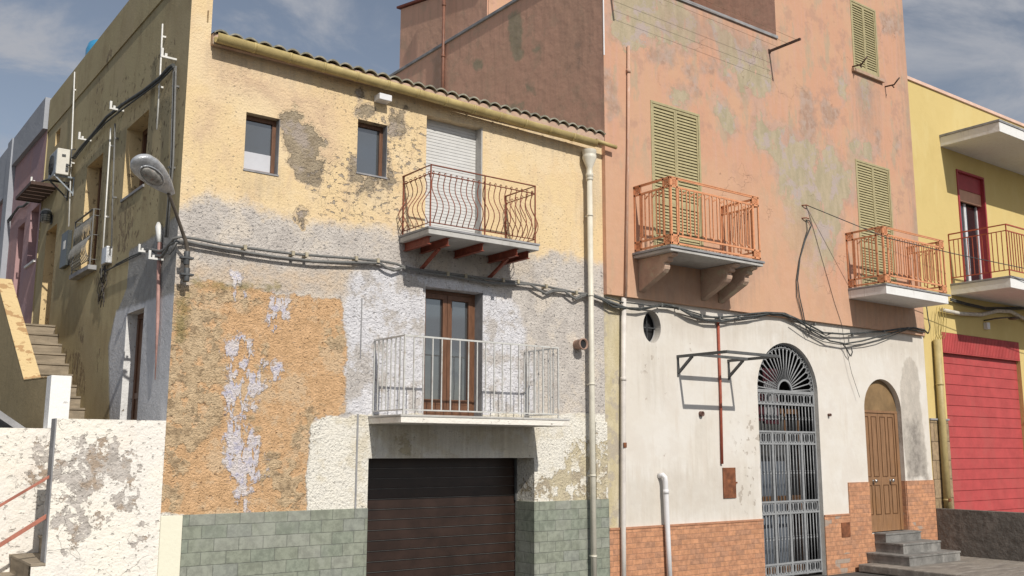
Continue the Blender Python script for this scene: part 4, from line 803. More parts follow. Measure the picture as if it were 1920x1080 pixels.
# gate
def gate():
    y=11.575; T=0.022; m=M['gate']; x0,x1=14.205,15.985
    mb=MB(); 
    bands=[(3.06,3.27),(2.33,2.54),(1.07,1.27),(-0.02,0.17)]
    mb.box(x0,x0+.035,y,y+.04,-0.05,3.3); mb.box(x1-.035,x1,y,y+.04,-0.05,3.3)
    xs=np.linspace(x0+.035,x1-.035,5)
    for x in xs[1:-1]: mb.box(x-.028,x+.028,y-.004,y+.036,-0.05,2.56)
    for a,b in bands:
        mb.box(x0+.0355,x1-.0355,y-.006,y+.03,a-.022,a+.012); mb.box(x0+.0355,x1-.0355,y-.006,y+.03,b-.012,b+.022)
    g=mb.build('iron_gate',m,h2,bevel=0.003)
    for bi,(a,b) in enumerate(bands):
        mb=MB(); zc=(a+b)/2; hh=(b-a)/2-.016
        if bi==0: cells=[(x0+.04,x1-.04,9)]
        else: cells=[(xs[i]+.03,xs[i+1]-.03,2.5) for i in range(4)]
        for c0,c1,n in cells:
            N=int(n*2)
            w=(c1-c0)/N
            for i in range(N):
                xc=c0+w*(i+.5); s=1 if i%2==0 else -1
                P=[(xc+s*w*.42*math.cos(t)*1.0,y+.012,zc+hh*math.sin(t)) for t in np.linspace(math.radians(-125),math.radians(125),12)]
                mb.flat(P,0.018,T*.5)
            for i in range(N//2+1): mb.box(c0+2*w*i-.006,c0+2*w*i+.006,y+.004,y+.020,zc-hh,zc+hh)
            for i in range(N//2): mb.box(c0+w*(2*i+1)-.004,c0+w*(2*i+1)+.004,y+.004,y+.020,zc-hh,zc+hh)
        mb.build('scroll_band',m,g)
    def bars(xa,xb,n,za,zb,mb):
        for i in range(n):
            x=xa+(xb-xa)*(i+.5)/n; zc=(za+zb)/2
            mb.tube([(x,y+.012,za),(x,y+.012,zb)],0.0105,6)
            mb.lathe([(0.010,-.035),(0.017,-.03),(0.017,-.022),(0.011,-.018),(0.019,0),(0.011,.018),(0.017,.022),(0.017,.03),(0.010,.035)],(x,y+.012,zc),'z',8)
    mb=MB(); bars(x0+.04,x1-.04,17,2.56,3.04,mb)
    for i in range(4): bars(xs[i]+.03,xs[i+1]-.03,4,1.29,2.31,mb); bars(xs[i]+.03,xs[i+1]-.03,4,0.19,1.05,mb)
    mb.build('gate_bars',m,g)
    # fanlight
    mb=MB(); cx=(x0+x1)/2; ru,rz=(x1-x0)/2-.012,0.89; cz=3.30
    el=lambda k,t:(cx+ru*k*math.cos(t),y+.012,cz+rz*k*math.sin(t))
    mb.flat([el(1,t) for t in np.linspace(0,math.pi,41)],0.022,0.03)
    mb.flat([el(.93,t) for t in np.linspace(0,math.pi,41)],0.010,0.016)
    mb.flat([el(.235,t) for t in np.linspace(0,math.pi,21)],0.035,0.03)
    for i in range(21):
        t=math.pi*(i+.5)/21; mb.tube([el(.24,t),el(.9,t)],0.0125,6); 
        for s in(-1,1): mb.flat([el(.86,t),el(.90,t+s*.03),el(.955,t+s*.055),el(.985,t+s*.02)],0.012,0.012)
    mb.box(x0,x1,y-.006,y+.034,3.288,3.318)
    mb.build('fanlight',m,g)
    # room behind
    mb=MB(); mb.box(14.0,16.3,12.6,12.65,-.1,4.5); mb.quad((14.19,11.6,-.1),(14.19,12.6,-.1),(14.19,12.6,4.5),(14.19,11.6,4.5)); mb.quad((16.3,11.62,-.1),(16.3,12.6,-.1),(16.3,12.6,4.5),(16.3,11.62,4.5)); mb.quad((14.1,11.62,4.4),(16.3,11.62,4.4),(16.3,12.6,4.4),(14.1,12.6,4.4))
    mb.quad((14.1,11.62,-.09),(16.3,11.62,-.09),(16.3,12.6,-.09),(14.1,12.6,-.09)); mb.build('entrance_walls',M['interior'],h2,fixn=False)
    yb=11.95; mb=MB()
    for a,b in((14.35,14.43),(14.62,14.70),(15.45,15.52),(15.86,15.93)): mb.box(a,b,yb-.05,yb,-.08,3.0)
    mb.box(14.35,15.93,yb-.05,yb,1.25,1.36); mb.box(14.35,15.93,yb-.05,yb,2.9,3.0); mb.box(14.35,15.93,yb-.05,yb,-.08,.1)
    d=mb.build('inner_door',simple('varnished_door_wood',(0.14,0.075,0.038),0.5,0,0.3,5,st=(5,5,.8)),h2,bevel=.004)
    mb=MB()
    for a,b in((14.21,14.349),(14.44,14.60),(14.72,15.43)): mb.box(a,b,yb-.03,yb-.01,0.12,2.0)
    mb.build('door_panel',M['bluepanel'],d)
    mb=MB(); mb.box(15.53,15.85,yb-.03,yb-.01,0.12,2.8); mb.box(14.72,15.43,yb-.03,yb-.01,2.0,2.88); mb.build('door_glass',M['glassd'],d)
    mb=MB(); mb.box(14.86,15.22,yb-.075,yb-.06,2.78,3.5); mb.build('curtain',M['curtain'],h2)
    mb=MB(); mb.box(14.5,14.85,yb-.075,yb-.06,2.75,3.3); mb.box(14.86,15.3,yb-.055,yb-.051,2.7,3.75); mb.build('drape',M['maroon'],h2)
gate()
# brown door
def brown_door():
    y=11.60; x0,x1,z0,z1=17.505,18.815,0.60,3.02
    mb=MB(); mb.box(x1-.10,x1,y-.01,y+.06,z0,z1-.05); mb.box(x0,x0+.03,y-.01,y+.06,z0,z1-.05); mb.box(x0,x1,y-.01,y+.06,z1-.05,z1)
    f=mb.build('front_door',M['door'],h2,bevel=.004)
    xm=(x0+.03+x1-.10)/2
    for k,(a,b) in enumerate(((x0+.032,xm-.002),(xm+.002,x1-.102))):
        mb=MB(); mb.box(a,b,y+.012,y+.05,z0,z1-.052); lf=mb.build('door_leaf',M['door'],f)
        mb=MB(); w=(b-a)
        for c,d in((.10,.42),(.58,.90)):
            for za,zb in((1.68,2.90),(0.93,1.52)):
                X0,X1=a+w*c,a+w*d
                for q in((X0,X0+.014,za,zb),(X1-.014,X1,za,zb),(X0+.014,X1-.014,za,za+.014),(X0+.014,X1-.014,zb-.014,zb)): mb.box(q[0],q[1],y+.004,y+.0118,q[2],q[3])
        mb.build('door_moulding',M['door_groove'],lf)
    for x in((x0+xm)/2+.02,(xm+x1)/2-.03):
        mb=MB(); mb.lathe([(0.0,0.012),(0.03,0.010),(0.03,0.0),(0.012,-.005),(0.012,-.03),(0.033,-.04),(0.040,-.06),(0.030,-.078),(0,-.085)],(x,y+.002,1.60),'y',16); mb.build('door_knob',M['knob'],f)
    mb=MB(); n=24; cx,ru=(17.50+18.82)/2,.66
    pts=[(cx-ru*math.cos(math.pi*k/n),3.022+.645*math.sin(math.pi*k/n)) for k in range(n+1)]; mb.prism(pts,'y',y+.012,y+.04); mb.build('arch_panel',simple('brown_arch_panel',(0.24,0.155,0.075),0.6,0,.25,3),f)
brown_door()
# small things on the lower wall
mb=MB(); mb.box(13.175,13.50,11.478,11.499,1.385,1.905); o=mb.build('meter_hatch',M['redbox'],bevel=.003); tag(o,'rusty brown square meter hatch on the white wall below the red pipe','hatch')
mb=MB(); mb.box(13.497,13.53,11.47,11.485,1.63,1.66); mb.build('hatch_latch',M['redbox'],o)
q=F(1575,980),F(1592,1006); mb=MB(); mb.box(q[0][0],q[1][0],11.462,11.477,q[1][1],q[0][1]); o=mb.build('meter_hatch',M['redbox'],bevel=.003); tag(o,'small rusty hatch set in the orange brick tiles right of the grey gate','hatch')
mb=MB(); P=[(11.010,11.388,9.04),(10.955,11.388,7.2),(10.84,11.388,4.66)]
mb.tube(P,0.026,14); mb.lathe([(0.030,8.55),(0.036,8.55),(0.036,8.62),(0.030,8.62)],(10.995,11.385,0),'z',14); t=mb.build('drain_pipe',M['ppipe']); tag(t,'pink painted drain pipe up the left edge of the pink wall','pipe')
mb=MB(); mb.tube([(10.84,11.43,4.655),(10.79,11.43,3.0),(10.745,11.43,1.0),(10.73,11.43,-.1)],0.042,16)
mb.lathe([(0.042,3.3),(0.047,3.3),(0.047,3.36),(0.042,3.36)],(10.80,11.43,0),'z',14); o=mb.build('drain_pipe',M['wpipe']); tag(o,'off-white drain pipe down the left edge of the white lower wall','pipe')
mb=MB(); mb.box(10.74,10.80,11.375,11.39,2.24,2.32); mb.build('pipe_clamp',M['redbox'],o)
mb=MB(); mb.tube([(11.625,11.50,1.785),(11.64,11.42,1.80),(11.66,11.40,1.765),(11.672,11.40,1.70),(11.70,11.40,0.8),(11.73,11.40,-.1)],0.043,16)
mb.lathe([(0.043,1.50),(0.048,1.50),(0.048,1.57),(0.043,1.57)],(11.678,11.40,0),'z',14); o=mb.build('vent_pipe',M['pvc']); tag(o,'short white plastic pipe with bent top standing against the orange tiles','pipe')
mb=MB(); mb.tube([(13.16,11.47,4.50),(13.165,11.472,3.2),(13.145,11.47,1.97)],0.024,10); o=mb.build('iron_pipe',M['rpipe']); tag(o,'thin red-brown iron pipe running down the white wall behind the awning frame','pipe')
for i,(px,py,l) in enumerate(((1313,776,'small round clay pipe end in the white wall below the awning frame'),(1553,778,'small pipe stub in the white wall between gate and brown door'))):
    x,z=F(px,py); mb=MB(); r=.045 if i==0 else .028
    mb.lathe([(r,0.0),(r,-.06),(r*.75,-.06),(r*.75,-.005),(0,-.005)],(x,11.5,z),'y',14); o=mb.build('pipe_stub',simple('rust_pipe_stub',(0.13,0.07,0.055),.7),fixn=False); tag(o,l,'pipe')
# awning frame
def awning():
    t=thing('awning_frame','bare grey steel awning frame on two wall brackets left of the arched gate','awning',(12.13,11.5,3.4))
    z=3.775; w=0.03; xa,xb=12.132,13.423; Y0=10.42
    mb=MB(); mb.tube([(xa,11.5,z),(xa,Y0,z)],.023,square=True); mb.tube([(xb,11.5,z),(xb,Y0,z)],.023,square=True)
    mb.tube([(xa-.018,Y0,z),(xb+.018,Y0,z)],.023,square=True); mb.tube([(xa+.018,11.05,z),(xb-.018,11.05,z)],.022,square=True)
    mb.build('top_frame',M['awn'],t)
    for x in(xa,xb):
        mb=MB(); mb.box(x-.018,x+.018,11.478,11.499,3.44,z-.018); mb.tube([(x,11.477,3.50),(x,11.16,z-.018)],.020,square=True); mb.build('wall_bracket',M['awn'],t)
awning()
# clothes line arms on the pink wall
for i,(x,z) in enumerate(((14.857,9.95),(10.62,10.02))):
    t=thing('clothesline_bracket',['brown iron clothesline arm projecting below the roof terrace beside the tower','brown iron clothesline arm at the far left top of the pink wall'][i],'bracket',(x,11.42,z),'clothesline arms')
    mb=MB(); mb.tube([(x,11.42,z),(x,10.68,z)],0.02,square=True); mb.build('arm',M['brownarm'],t)
    mb=MB(); mb.box(x-.03,x+.03,11.40,11.419,z-.04,z+.04); mb.build('wall_plate',M['brownarm'],t)
for k,y in enumerate((11.15,10.93,10.72)):
    mb=MB(); mb.tube([(10.62,y,10.0),(12.7,y,9.965),(14.857,y,9.93)],0.003,5); o=mb.build('clothesline_wire',M['wirel']); tag(o,'thin wire strung under the terrace parapet, %s of three'%['nearest the wall','middle','farthest from the wall'][k],'wire','clothesline wires')
for i,(x,lab) in enumerate(((17.66,'small curled iron hook left of the top window sill'),(18.86,'small curled iron hook right of the top window sill'))):
    z=10.33 if i==0 else 10.16
    mb=MB(); mb.tube([(x,11.42,z),(x,11.2,z-.02),(x-.02,11.10,z+.05),(x,11.06,z+.10)],.018,6); mb.tube([(x,11.25,z-.02),(x-.01,11.2,z-.09)],.014,6); o=mb.build('iron_hook',M['brownarm']); tag(o,lab,'hook','hooks beside the top window')
# doorstep
t=thing('doorstep','three grey stone steps leading up to the brown arched door','steps',(18.0,11.0,0.055))
for (a,b,y0,zt,zb,n) in((17.56,18.83,11.22,0.60,0.43,0),(17.56,18.92,10.86,0.43,0.24,1),(17.26,19.10,10.565,0.24,0.056,2)):
    mb=MB(); mb.box(a+.015,b-.015,y0+.015,11.476,zb,zt-.035); o=mb.build('step',M['step'],t)
    mb=MB(); mb.box(a,b,y0,11.476,zt-.0345,zt); mb.build('tread',M['step'],o,bevel=.004)
# ================================================================== YELLOW HOUSE
h3=thing('yellow_house','bright yellow house with red shutter and flat roof at the right edge','house',(19.9,11.5,0))
mb=MB(); wall(mb,'y',11.5,19.861,31.0,-0.1,10.60,[dict(u0=21.775,u1=23.05,z0=5.98,z1=8.82,d=.26),dict(u0=20.625,u1=24.15,z0=-.1,z1=4.836,d=.14,sill=False)],step=.25)
mb.quad((19.861,11.5,4.0),(19.861,20,4.0),(19.861,20,10.6),(19.861,11.5,10.6)); mb.quad((31,11.5,-.1),(31,20,-.1),(31,20,10.6),(31,11.5,10.6)); mb.quad((19.861,11.5,10.6),(31,11.5,10.6),(31,20,10.6),(19.861,20,10.6))
mb.build('front_wall',M['yellow'],h3,fixn=False)
mb=MB(); mb.box(19.80,31.05,11.46,11.75,10.601,10.68); mb.build('parapet_coping',M['pinkcap'],h3,bevel=.005)
for a,b in((19.88,20.62),(24.16,31)): MB().box(a,b,11.482,11.52,-.1,2.86).build('stone_cladding',M['stone'],h3)
for a,b in((19.88,20.64),(24.14,31)): MB().box(a,b,11.46,11.53,2.861,2.90).build('cladding_cap',M['coping'],h3,bevel=.003)
rsd=slat_sheet(20.63,24.145,11.60,-.1,4.38,0.235,0.012,0.014).build('red_shutter',M['red'],h3,fixn=False)
mb=MB(); mb.box(20.63,24.145,11.50,11.56,4.375,4.83)
for i in range(50): x=20.65+i*.0698; mb.box(x,x+.045,11.492,11.4995,4.40,4.82)
mb.build('shutter_housing',M['red'],rsd)
# balcony window
x0,x1,z0,z1=21.78,23.045,5.98,8.815
mb=MB(); mb.box(x0-.005,x0+.05,11.475,11.74,z0,z1); mb.box(x1-.05,x1+.005,11.475,11.74,z0,z1); mb.box(x0+.0505,x1-.0505,11.475,11.55,z1-.05,z1)
mb.box(x0+.0505,x1-.0505,11.55,11.575,8.38,z1-.051)
w3=mb.build('window_surround',M['redframe'],h3,bevel=.003)
mb=MB(); mb.box(x0+.051,x1-.051,11.57,11.64,8.10,8.378); mb.build('roller_box',M['salmonroll'],w3)
mb=MB(); xm=(x0+x1)/2
for a in(x0+.05,xm-.045,xm+.005,x1-.09): mb.box(a,a+.04,11.68,11.72,z0,8.1)
mb.box(x0+.0905,xm-.0455,11.68,11.72,z0,z0+.06); mb.box(xm+.0455,x1-.0905,11.68,11.72,z0,z0+.06); mb.build('window_frame',M['pvc'],w3,bevel=.003)
mb=MB(); mb.quad((x0,11.71,z0),(x1,11.71,z0),(x1,11.71,8.2),(x0,11.71,8.2)); mb.build('pane',M['glassd'],w3,fixn=False)
mb=MB(); mb.box(21.16,31,10.14,11.52,5.72,5.935); b5=mb.build('balcony',M['slabw'],h3,bevel=.005)
mb=MB(); mb.box(21.144,31,10.118,11.5,5.9355,5.98); mb.build('balcony_edging',M['coping'],b5,bevel=.005)
plainrail(21.21,30.5,10.17,11.49,5.98,7.14,80,12,b5,M['rail_red'],.008,.14,(7.0,),rw=.014)
mb=MB(); mb.box(21.16,31,10.10,11.52,9.25,9.475); b6=mb.build('roof_canopy',M['slabw'],h3,bevel=.005)
mb=MB(); mb.box(21.137,31,10.08,11.5,9.4755,9.53); mb.build('canopy_edging',M['coping'],b6,bevel=.005)
mb=MB(); mb.box(19.865,19.97,8.2,11.475,-.09,1.0); o=mb.build('cement_wall',M['plinth'],bevel=.01); tag(o,'low cement wall, coloured dark as in shade, running out beside the red shutter','wall')
mb=MB(); mb.tube([(20.24,11.40,4.62),(20.22,11.40,2.9),(20.18,11.385,0.9)],.078,16); mb.lathe([(.078,3.62),(.088,3.62),(.088,3.66),(.078,3.66)],(20.23,11.40,0),'z',16); mb.lathe([(.078,1.15),(.088,1.15),(.088,1.19),(.078,1.19)],(20.185,11.39,0),'z',16)
o=mb.build('downpipe',M['ypipe']); tag(o,'thick ochre downpipe between the pink house and the red shutter','pipe')
mb=MB(); mb.box(20.12,20.2,11.30,11.33,1.14,1.2); mb.build('pipe_clamp',M['redbox'],o)
P=[F(a,b,11.40) for a,b in((1766,581),(1800,588),(1840,590),(1870,583),(1895,584),(1925,600),(1960,612))]
mb=MB(); mb.tube([(p[0],11.40,p[1]) for p in P],.045,12); o=mb.build('conduit_pipe',simple('pale_bent_conduit',(0.55,0.52,0.45),.5)); tag(o,'pale bent conduit pipe across the yellow wall below the balcony','pipe')
for k in range(2):
    P=[F(a,b+k*3,11.42) for a,b in((1782,560),(1810,568),(1850,577),(1880,577),(1920,576),(1960,580))]
    mb=MB(); mb.tube([(p[0],11.42,p[1]) for p in P],.018,8); o=mb.build('wall_cable',M['cable']); tag(o,['upper','lower'][k]+' black cable on the yellow wall just above the pale conduit','cable','cables on the yellow wall')
t=thing('wall_lamp','small dark wall lamp on the yellow wall above the red shutter','lamp',(22.5,11.45,4.95))
x,z=F(1845,601); xx,z2=F(1846,613)
mb=MB(); mb.tube([(x,11.5,z),(x,11.2,z+.02),(x+.5,11.15,z+.08)],.018,6); mb.lathe([(0,.05),(.10,.04),(.14,0),(.10,-.02),(0,-.03)],(x+.75,11.15,z+.07),'z',12); mb.build('lamp_arm',M['pole'],t)
mb=MB(); mb.box(x-.05,x+.08,11.40,11.499,z2-.06,z2+.10); mb.build('lamp_box',M['pvc'],t,bevel=.01)
for k in range(3):
    P=[F(1757+a+k*4,b,11.38) for a,b in((0,575),(-4+3*k,600),(-3,625),(2,636),(6,628),(8,600),(4,578))]
    mb=MB(); mb.tube([(p[0],11.38-.01*k,p[1]) for p in P],.006,5); o=mb.build('loose_wire',M['ywire']); tag(o,'pale yellow loop of loose wire hanging above the ochre downpipe, %s loop'%['left','middle','right'][k],'wire','loose yellow wires')
# ================================================================== LEFT NEIGHBOUR HOUSES
h4=thing('pink_neighbour_house','low pink house with grey parapet beyond the yellow side wall','house',(3.6,21.0,4.2))
mb=MB(); wall(mb,'x',3.585,19.76,22.99,1.8,8.30,[dict(u0=19.95,u1=20.75,z0=5.75,z1=6.85,d=.25),dict(u0=21.3,u1=22.0,z0=4.27,z1=6.75,d=.25)],step=.2); mb.quad((3.585,22.99,1.8),(8,22.99,1.8),(8,22.99,8.3),(3.585,22.99,8.3)); mb.build('side_wall',M['nbpink'],h4,fixn=False)
mb=MB(); mb.box(3.50,3.75,19.79,22.99,8.30,8.93); mb.build('parapet',M['nbgrey'],h4); mb=MB(); mb.box(3.47,3.584,22.95,23.45,1.8,8.93); mb.build('pilaster',M['nbgrey'],h4)
mb=MB(); mb.box(3.80,3.84,19.9,22.2,4.2,7.0); mb.build('window_infill',simple('faded_pink_shutter',(0.30,0.17,0.16),.7),h4); mb=MB(); mb.box(3.55,3.80,19.9,20.8,5.70,5.745); mb.build('sill',M['slabw'],h4)
h5=thing('far_pink_house','far pink house with grey parapet cut by the left picture edge','house',(3.6,26,4.2))
mb=MB(); mb.box(3.585,9,23.46,34,1.8,7.75); mb.build('side_wall',M['nbpink'],h5); mb=MB(); mb.box(3.52,9,23.46,34,7.751,8.93); mb.build('parapet',M['nbgrey'],h5)
# water tank above the parapet
t=thing('water_tank','bright blue plastic water tank on the flat roof behind the parapet','tank',(4.9,21.6,9.0)); mb=MB(); mb.lathe([(0,1.87),(.25,1.85),(.46,1.74),(.50,1.6),(.50,0)],(5.0,21.4,9.15),'z',28)
for z in(.4,.9,1.3): mb.lathe([(.50,z),(.515,z+.03),(.50,z+.06)],(5.0,21.4,9.15),'z',28)
mb.build('tank_body',M['tank'],t,fixn=False); mb=MB(); mb.lathe([(0,1.93),(.14,1.92),(.15,1.86)],(5.0,21.4,9.15),'z',20); mb.build('tank_lid',M['tank'],t); mb=MB(); mb.box(4.4,5.6,20.8,22.0,8.9,9.149); mb.build('tank_base',M['slab'],t)
mb=MB(); mb.box(3.86,9,19.77,34,8.0,8.8); mb.build('roof_deck',M['slab'],h4)
# ================================================================== STAIRS AND WHITE WALLS
t=thing('side_staircase','brown stone staircase climbing the alley beside the yellow side wall','stairs',(3.2,13.8,0))
zt=4.27; yy=17.755
mb=MB(); 
for i in range(14):
    y=17.755-i*0.3055; z=4.27-i*0.1845
    if z<1.84: break
    mb2=MB(); mb2.box(2.801,3.596,y+.018,y+.3055+.018 if i else 20,z-.1845-(.3 if i==0 else 0),z-.030); o=mb2.build('step',M['stepb'],t)
    mb2=MB(); mb2.box(2.801,3.596,y,y+.32 if i else 20,z-.0295,z); mb2.build('tread',M['stepb'],o,bevel=.003)
mb=MB(); mb.box(1.0,3.596,20.0,34,4.0,4.27); mb.box(1.0,3.596,17.9,20.0,3.5,3.97); mb.build('upper_landing',M['stepb'],t)
mb=MB(); mb.box(2.801,3.596,12.72,13.8,1.6,1.83); mb.box(2.80,3.596,11.70,12.72,1.6,1.83); mb.build('landing',M['stepb'],t)
for i in range(7):
    x=2.276+.29*(i-2); z=1.0+.2*(i-2)
    if x>3.2 : break
    mb=MB(); mb.box(x+.02,x+.31,11.695,12.715,z-.3,z-.03); o=mb.build('step',M['stepb'],t); mb=MB(); mb.box(x,x+.31,11.501 if 2<=i<3 else 11.695,12.715,z-.0295,z); mb.build('tread',M['stepb'],o,bevel=.004)
t=thing('stair_parapet','sloping yellow stair parapet with peeling top ending in a white pillar','wall',(2.69,13.0,0))
mb=MB(); a=(14.42,3.105); b=(17.38,4.92)
pr=[(12.96,1.0),(20.3,1.0),(20.3,4.92),(17.38,4.92),(14.42,3.105),(12.96,3.06)]; mb.prism(pr,'x',2.58,2.80)
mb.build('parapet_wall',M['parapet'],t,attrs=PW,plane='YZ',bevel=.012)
mb=MB(); tp=[(12.96,3.062),(14.42,3.106),(17.36,4.909),(17.36,4.925),(14.41,3.124),(12.96,3.080)]; mb.prism(tp,'x',2.577,2.803); mb.build('parapet_top',M['ptop'],t,bevel=.006)
mb=MB(); mb.box(2.575,2.805,12.715,12.958,2.441,3.077); mb.build('end_pillar',M['white_pillar'],t,bevel=.004)
mb=MB(); wall(mb,'y',12.72,-6,2.8,-.1,2.44,(),step=.1); mb.quad((-6,12.72,2.44),(2.8,12.72,2.44),(2.8,12.95,2.44),(-6,12.95,2.44)); mb.quad((-6,12.95,-.1),(2.8,12.95,-.1),(2.8,12.95,2.44),(-6,12.95,2.44)); mb.quad((2.8,12.72,-.1),(2.8,12.95,-.1),(2.8,12.95,2.44),(2.8,12.72,2.44))
o=mb.build('rear_wall',M['wwall'],attrs={'peel':[FP([(62,850),(90,830),(92,900),(62,905)],12.72)]},fixn=False); tag(o,'rough cream wall behind the red handrails at the lower left','wall')
mb=MB(); wall(mb,'y',11.5,2.42,3.5965,-.1,2.525,(),step=.05); mb.quad((2.42,11.5,2.525),(3.5965,11.5,2.525),(3.5965,11.69,2.525),(2.42,11.69,2.525)); mb.quad((2.42,11.69,1.0),(3.5965,11.69,1.0),(3.5965,11.69,2.525),(2.42,11.69,2.525))
wall(mb,'y',11.5,2.278,2.42,-.1,0.968,(),step=.05); 
o=mb.build('whitewashed_wall',M['wwall'],attrs=WA,fixn=False,loc=(3,11.5,0)); tag(o,'whitewashed stair wall with large peeling patches left of the house corner','wall')
mb=MB(); mb.box(2.405,2.4195,11.498,11.695,1.0,2.527); mb.build('shade_grey_wall_end',M['coping'],o,bevel=.003)  # end face coloured grey to carry its shade
for k,(a,b) in enumerate((((95,892),(0,948)),((93,964),(0,1022)))):
    p=F(*a,11.6); q=F(*b,11.6); d=(q[0]-p[0],q[1]-p[1]); mb=MB(); mb.tube([(p[0],11.6,p[1]),(p[0]+d[0]*3,11.6,p[1]+d[1]*3)],.020 if k else .014,square=True)
    o=mb.build('handrail',simple('faded_red_handrail',(0.42,0.16,0.11),.55),bevel=.002); tag(o,['upper','lower'][k]+' sloping red handrail fixed to the end of the whitewashed wall','handrail','handrails of the lower stair')
mb=MB(); p=F(0,772,13.1); q=F(47,804,13.1); s=(q[1]-p[1])/(q[0]-p[0]); mb.prism([(q[0],q[1]),(q[0],q[1]-.09),(q[0]-3,q[1]-.09-s*3),(q[0]-3,q[1]-s*3)],'y',13.0,14.2); o=mb.build('lean_to_roof',M['coping']); tag(o,'sloping grey edge of a low roof behind the cream wall','roof')
# ================================================================== SIDE WALL FITTINGS
XS=3.597
def rods(pts,r,m,label,group=None,cat='pipe'):
    mb=MB(); P=[S(a,b,XS-.05) for a,b in pts]; mb.tube([(XS-.05,p[0],p[1]) for p in P],r,8)
    for i in(0.12,0.6):
        y=P[0][0]+(P[-1][0]-P[0][0])*i; z=P[0][1]+(P[-1][1]-P[0][1])*i; mb.box(XS-.06,XS+.0,y-.014,y+.014,z-.012,z+.012)
    o=mb.build('conduit_pipe',m); tag(o,label,cat,group); return o
rods(((305,45),(300,150),(294,243)),.011,M['wmetal'],'white vertical conduit on the side wall nearest the front corner','white conduits on the side wall')
rods(((140,135),(134,290),(129,425)),.011,M['wmetal'],'tall white vertical conduit passing behind the air conditioner','white conduits on the side wall')
rods(((208,240),(199,380),(190,520)),.011,M['wmetal'],'white vertical conduit between the balconet and the deep side window','white conduits on the side wall')
rods(((216,232),(212,350),(209,465)),.012,M['cable2'],'thin grey conduit running down to the small grey junction box','grey conduits on the side wall')
for k in range(2): rods(((326+k*4,124),(321+k*4,300),(310+k*4,445)),.013,M['cable2'],'dark grey vertical conduit near the house corner, %s of the pair'%['left','right'][k],'grey conduits on the side wall')
def lbr(px,py,label,s=1.0):
    y,z=S(px,py); t=MB(); t.box(XS-.20*s,XS,y-.012,y+.012,z-.012,z+.012); t.box(XS-.20*s,XS-.17*s,y-.012,y+.012,z+.0125,z+.11*s); t.box(XS-.15*s,XS-.12*s,y-.01,y+.01,z+.0125,z+.05*s)
    o=t.build('cable_bracket',M['wmetal']); tag(o,label,'bracket','white L-shaped cable brackets')
lbr(331,112,'white L bracket at the top near the house corner'); lbr(232,208,'white L bracket on the cable above the deep side window'); lbr(171,264,'white L bracket on the cable right of the air conditioner'); lbr(78,345,'white L bracket above the dark wooden canopy')
lbr(283,473,'white L bracket left of the pink pipe at cable height',.8); lbr(306,487,'lower white L bracket beside the pink pipe',.9)
def scable(pts,r,m,label,group,x=3.53,cat='cable'):
    mb=MB(); P=[S(a,b,x) for a,b in pts]; mb.tube([(x,p[0],p[1]) for p in P],r,8); o=mb.build('wall_cable',m); tag(o,label,cat,group)
scable(((325,122),(316,128),(300,146),(270,170),(230,196),(200,220),(175,251),(150,279),(137,296)),.024,M['cable'],'thick dark cable bundle sagging along the side wall above the windows','cables on the side wall')
scable(((326,125),(300,152),(270,175),(232,203),(198,230),(168,262),(140,298)),.012,M['cable'],'thinner dark cable just below the thick bundle on the side wall','cables on the side wall')
scable(((92,336),(82,339),(74,345)),.02,M['cable'],'short black cable curving from the air conditioner to a bracket','cables on the side wall')
scable(((53,379),(44,387),(35,388),(26,400),(10,420),(-10,440)),.025,M['cable'],'black cable leaving under the dark wooden canopy to the left','cables on the side wall')
scable(((26,400),(20,412),(0,428)),.02,M['cable'],'short black cable on the far pink pilaster','cables on the side wall')
def pc(z): return [(200+a/5.4,400+b/5.4) for a,b in z]
scable(pc([(0,580),(60,550),(100,515),(250,435),(350,395)]),.010,M['cable'],'thin black cable from the junction box to the white bracket, upper one','cables on the side wall',3.55)
scable(pc([(20,570),(100,530),(250,455),(360,405)]),.009,M['cable'],'thin black cable from the junction box to the white bracket, lower one','cables on the side wall',3.555)
def corner(pts,fp,r,label):
    P=[S(a,b,3.54) for a,b in pts]; A=[(3.54,p[0],p[1]) for p in P]; Q=[F(a,b,11.42) for a,b in fp]; A+=[(q[0],11.42,q[1]) for q in Q]; mb=MB(); mb.tube(A,r,8); o=mb.build('wall_cable',M['cable2'] if r<.02 else M['cable']); tag(o,label,'cable','cables along the front wall')
def z1(l): return [(300+a/4.174,400+b/4.174) for a,b in l]
def z2(l): return [(740+a/4.174,460+b/4.174) for a,b in l]
def z3(l): return [(1100+a/5.053,480+b/5.053) for a,b in l]
def z4(l): return [(1440+a/3.856,380+b/3.856) for a,b in l]
corner(pc([(400,372),(470,370),(540,385),(580,370),(640,310),(680,255)]),z1([(170,182),(300,203),(500,245),(665,267),(900,300),(1100,322),(1500,352),(1720,372),(1850,395)])+z2([(80,172),(200,192),(400,217),(560,240),(850,275),(960,285),(1180,320),(1300,345),(1450,375),(1560,385)]),.018,'upper straight grey cable clipped along the whole front wall')
corner(pc([(425,365),(500,430),(560,430),(600,380),(625,320)]),z1([(130,222),(190,215),(300,240),(500,275),(700,310),(900,340),(1200,375),(1400,382),(1720,388),(1780,430),(1830,448),(1900,425)])+z2([(80,182),(250,215),(500,250),(750,295),(950,303),(1060,305),(1120,345),(1180,378),(1230,350),(1330,357),(1370,390),(1410,418),(1460,390),(1560,390),(1620,412),(1700,445),(1790,480)]),.019,'lower sagging cable looping under the upper balcony on the front wall')
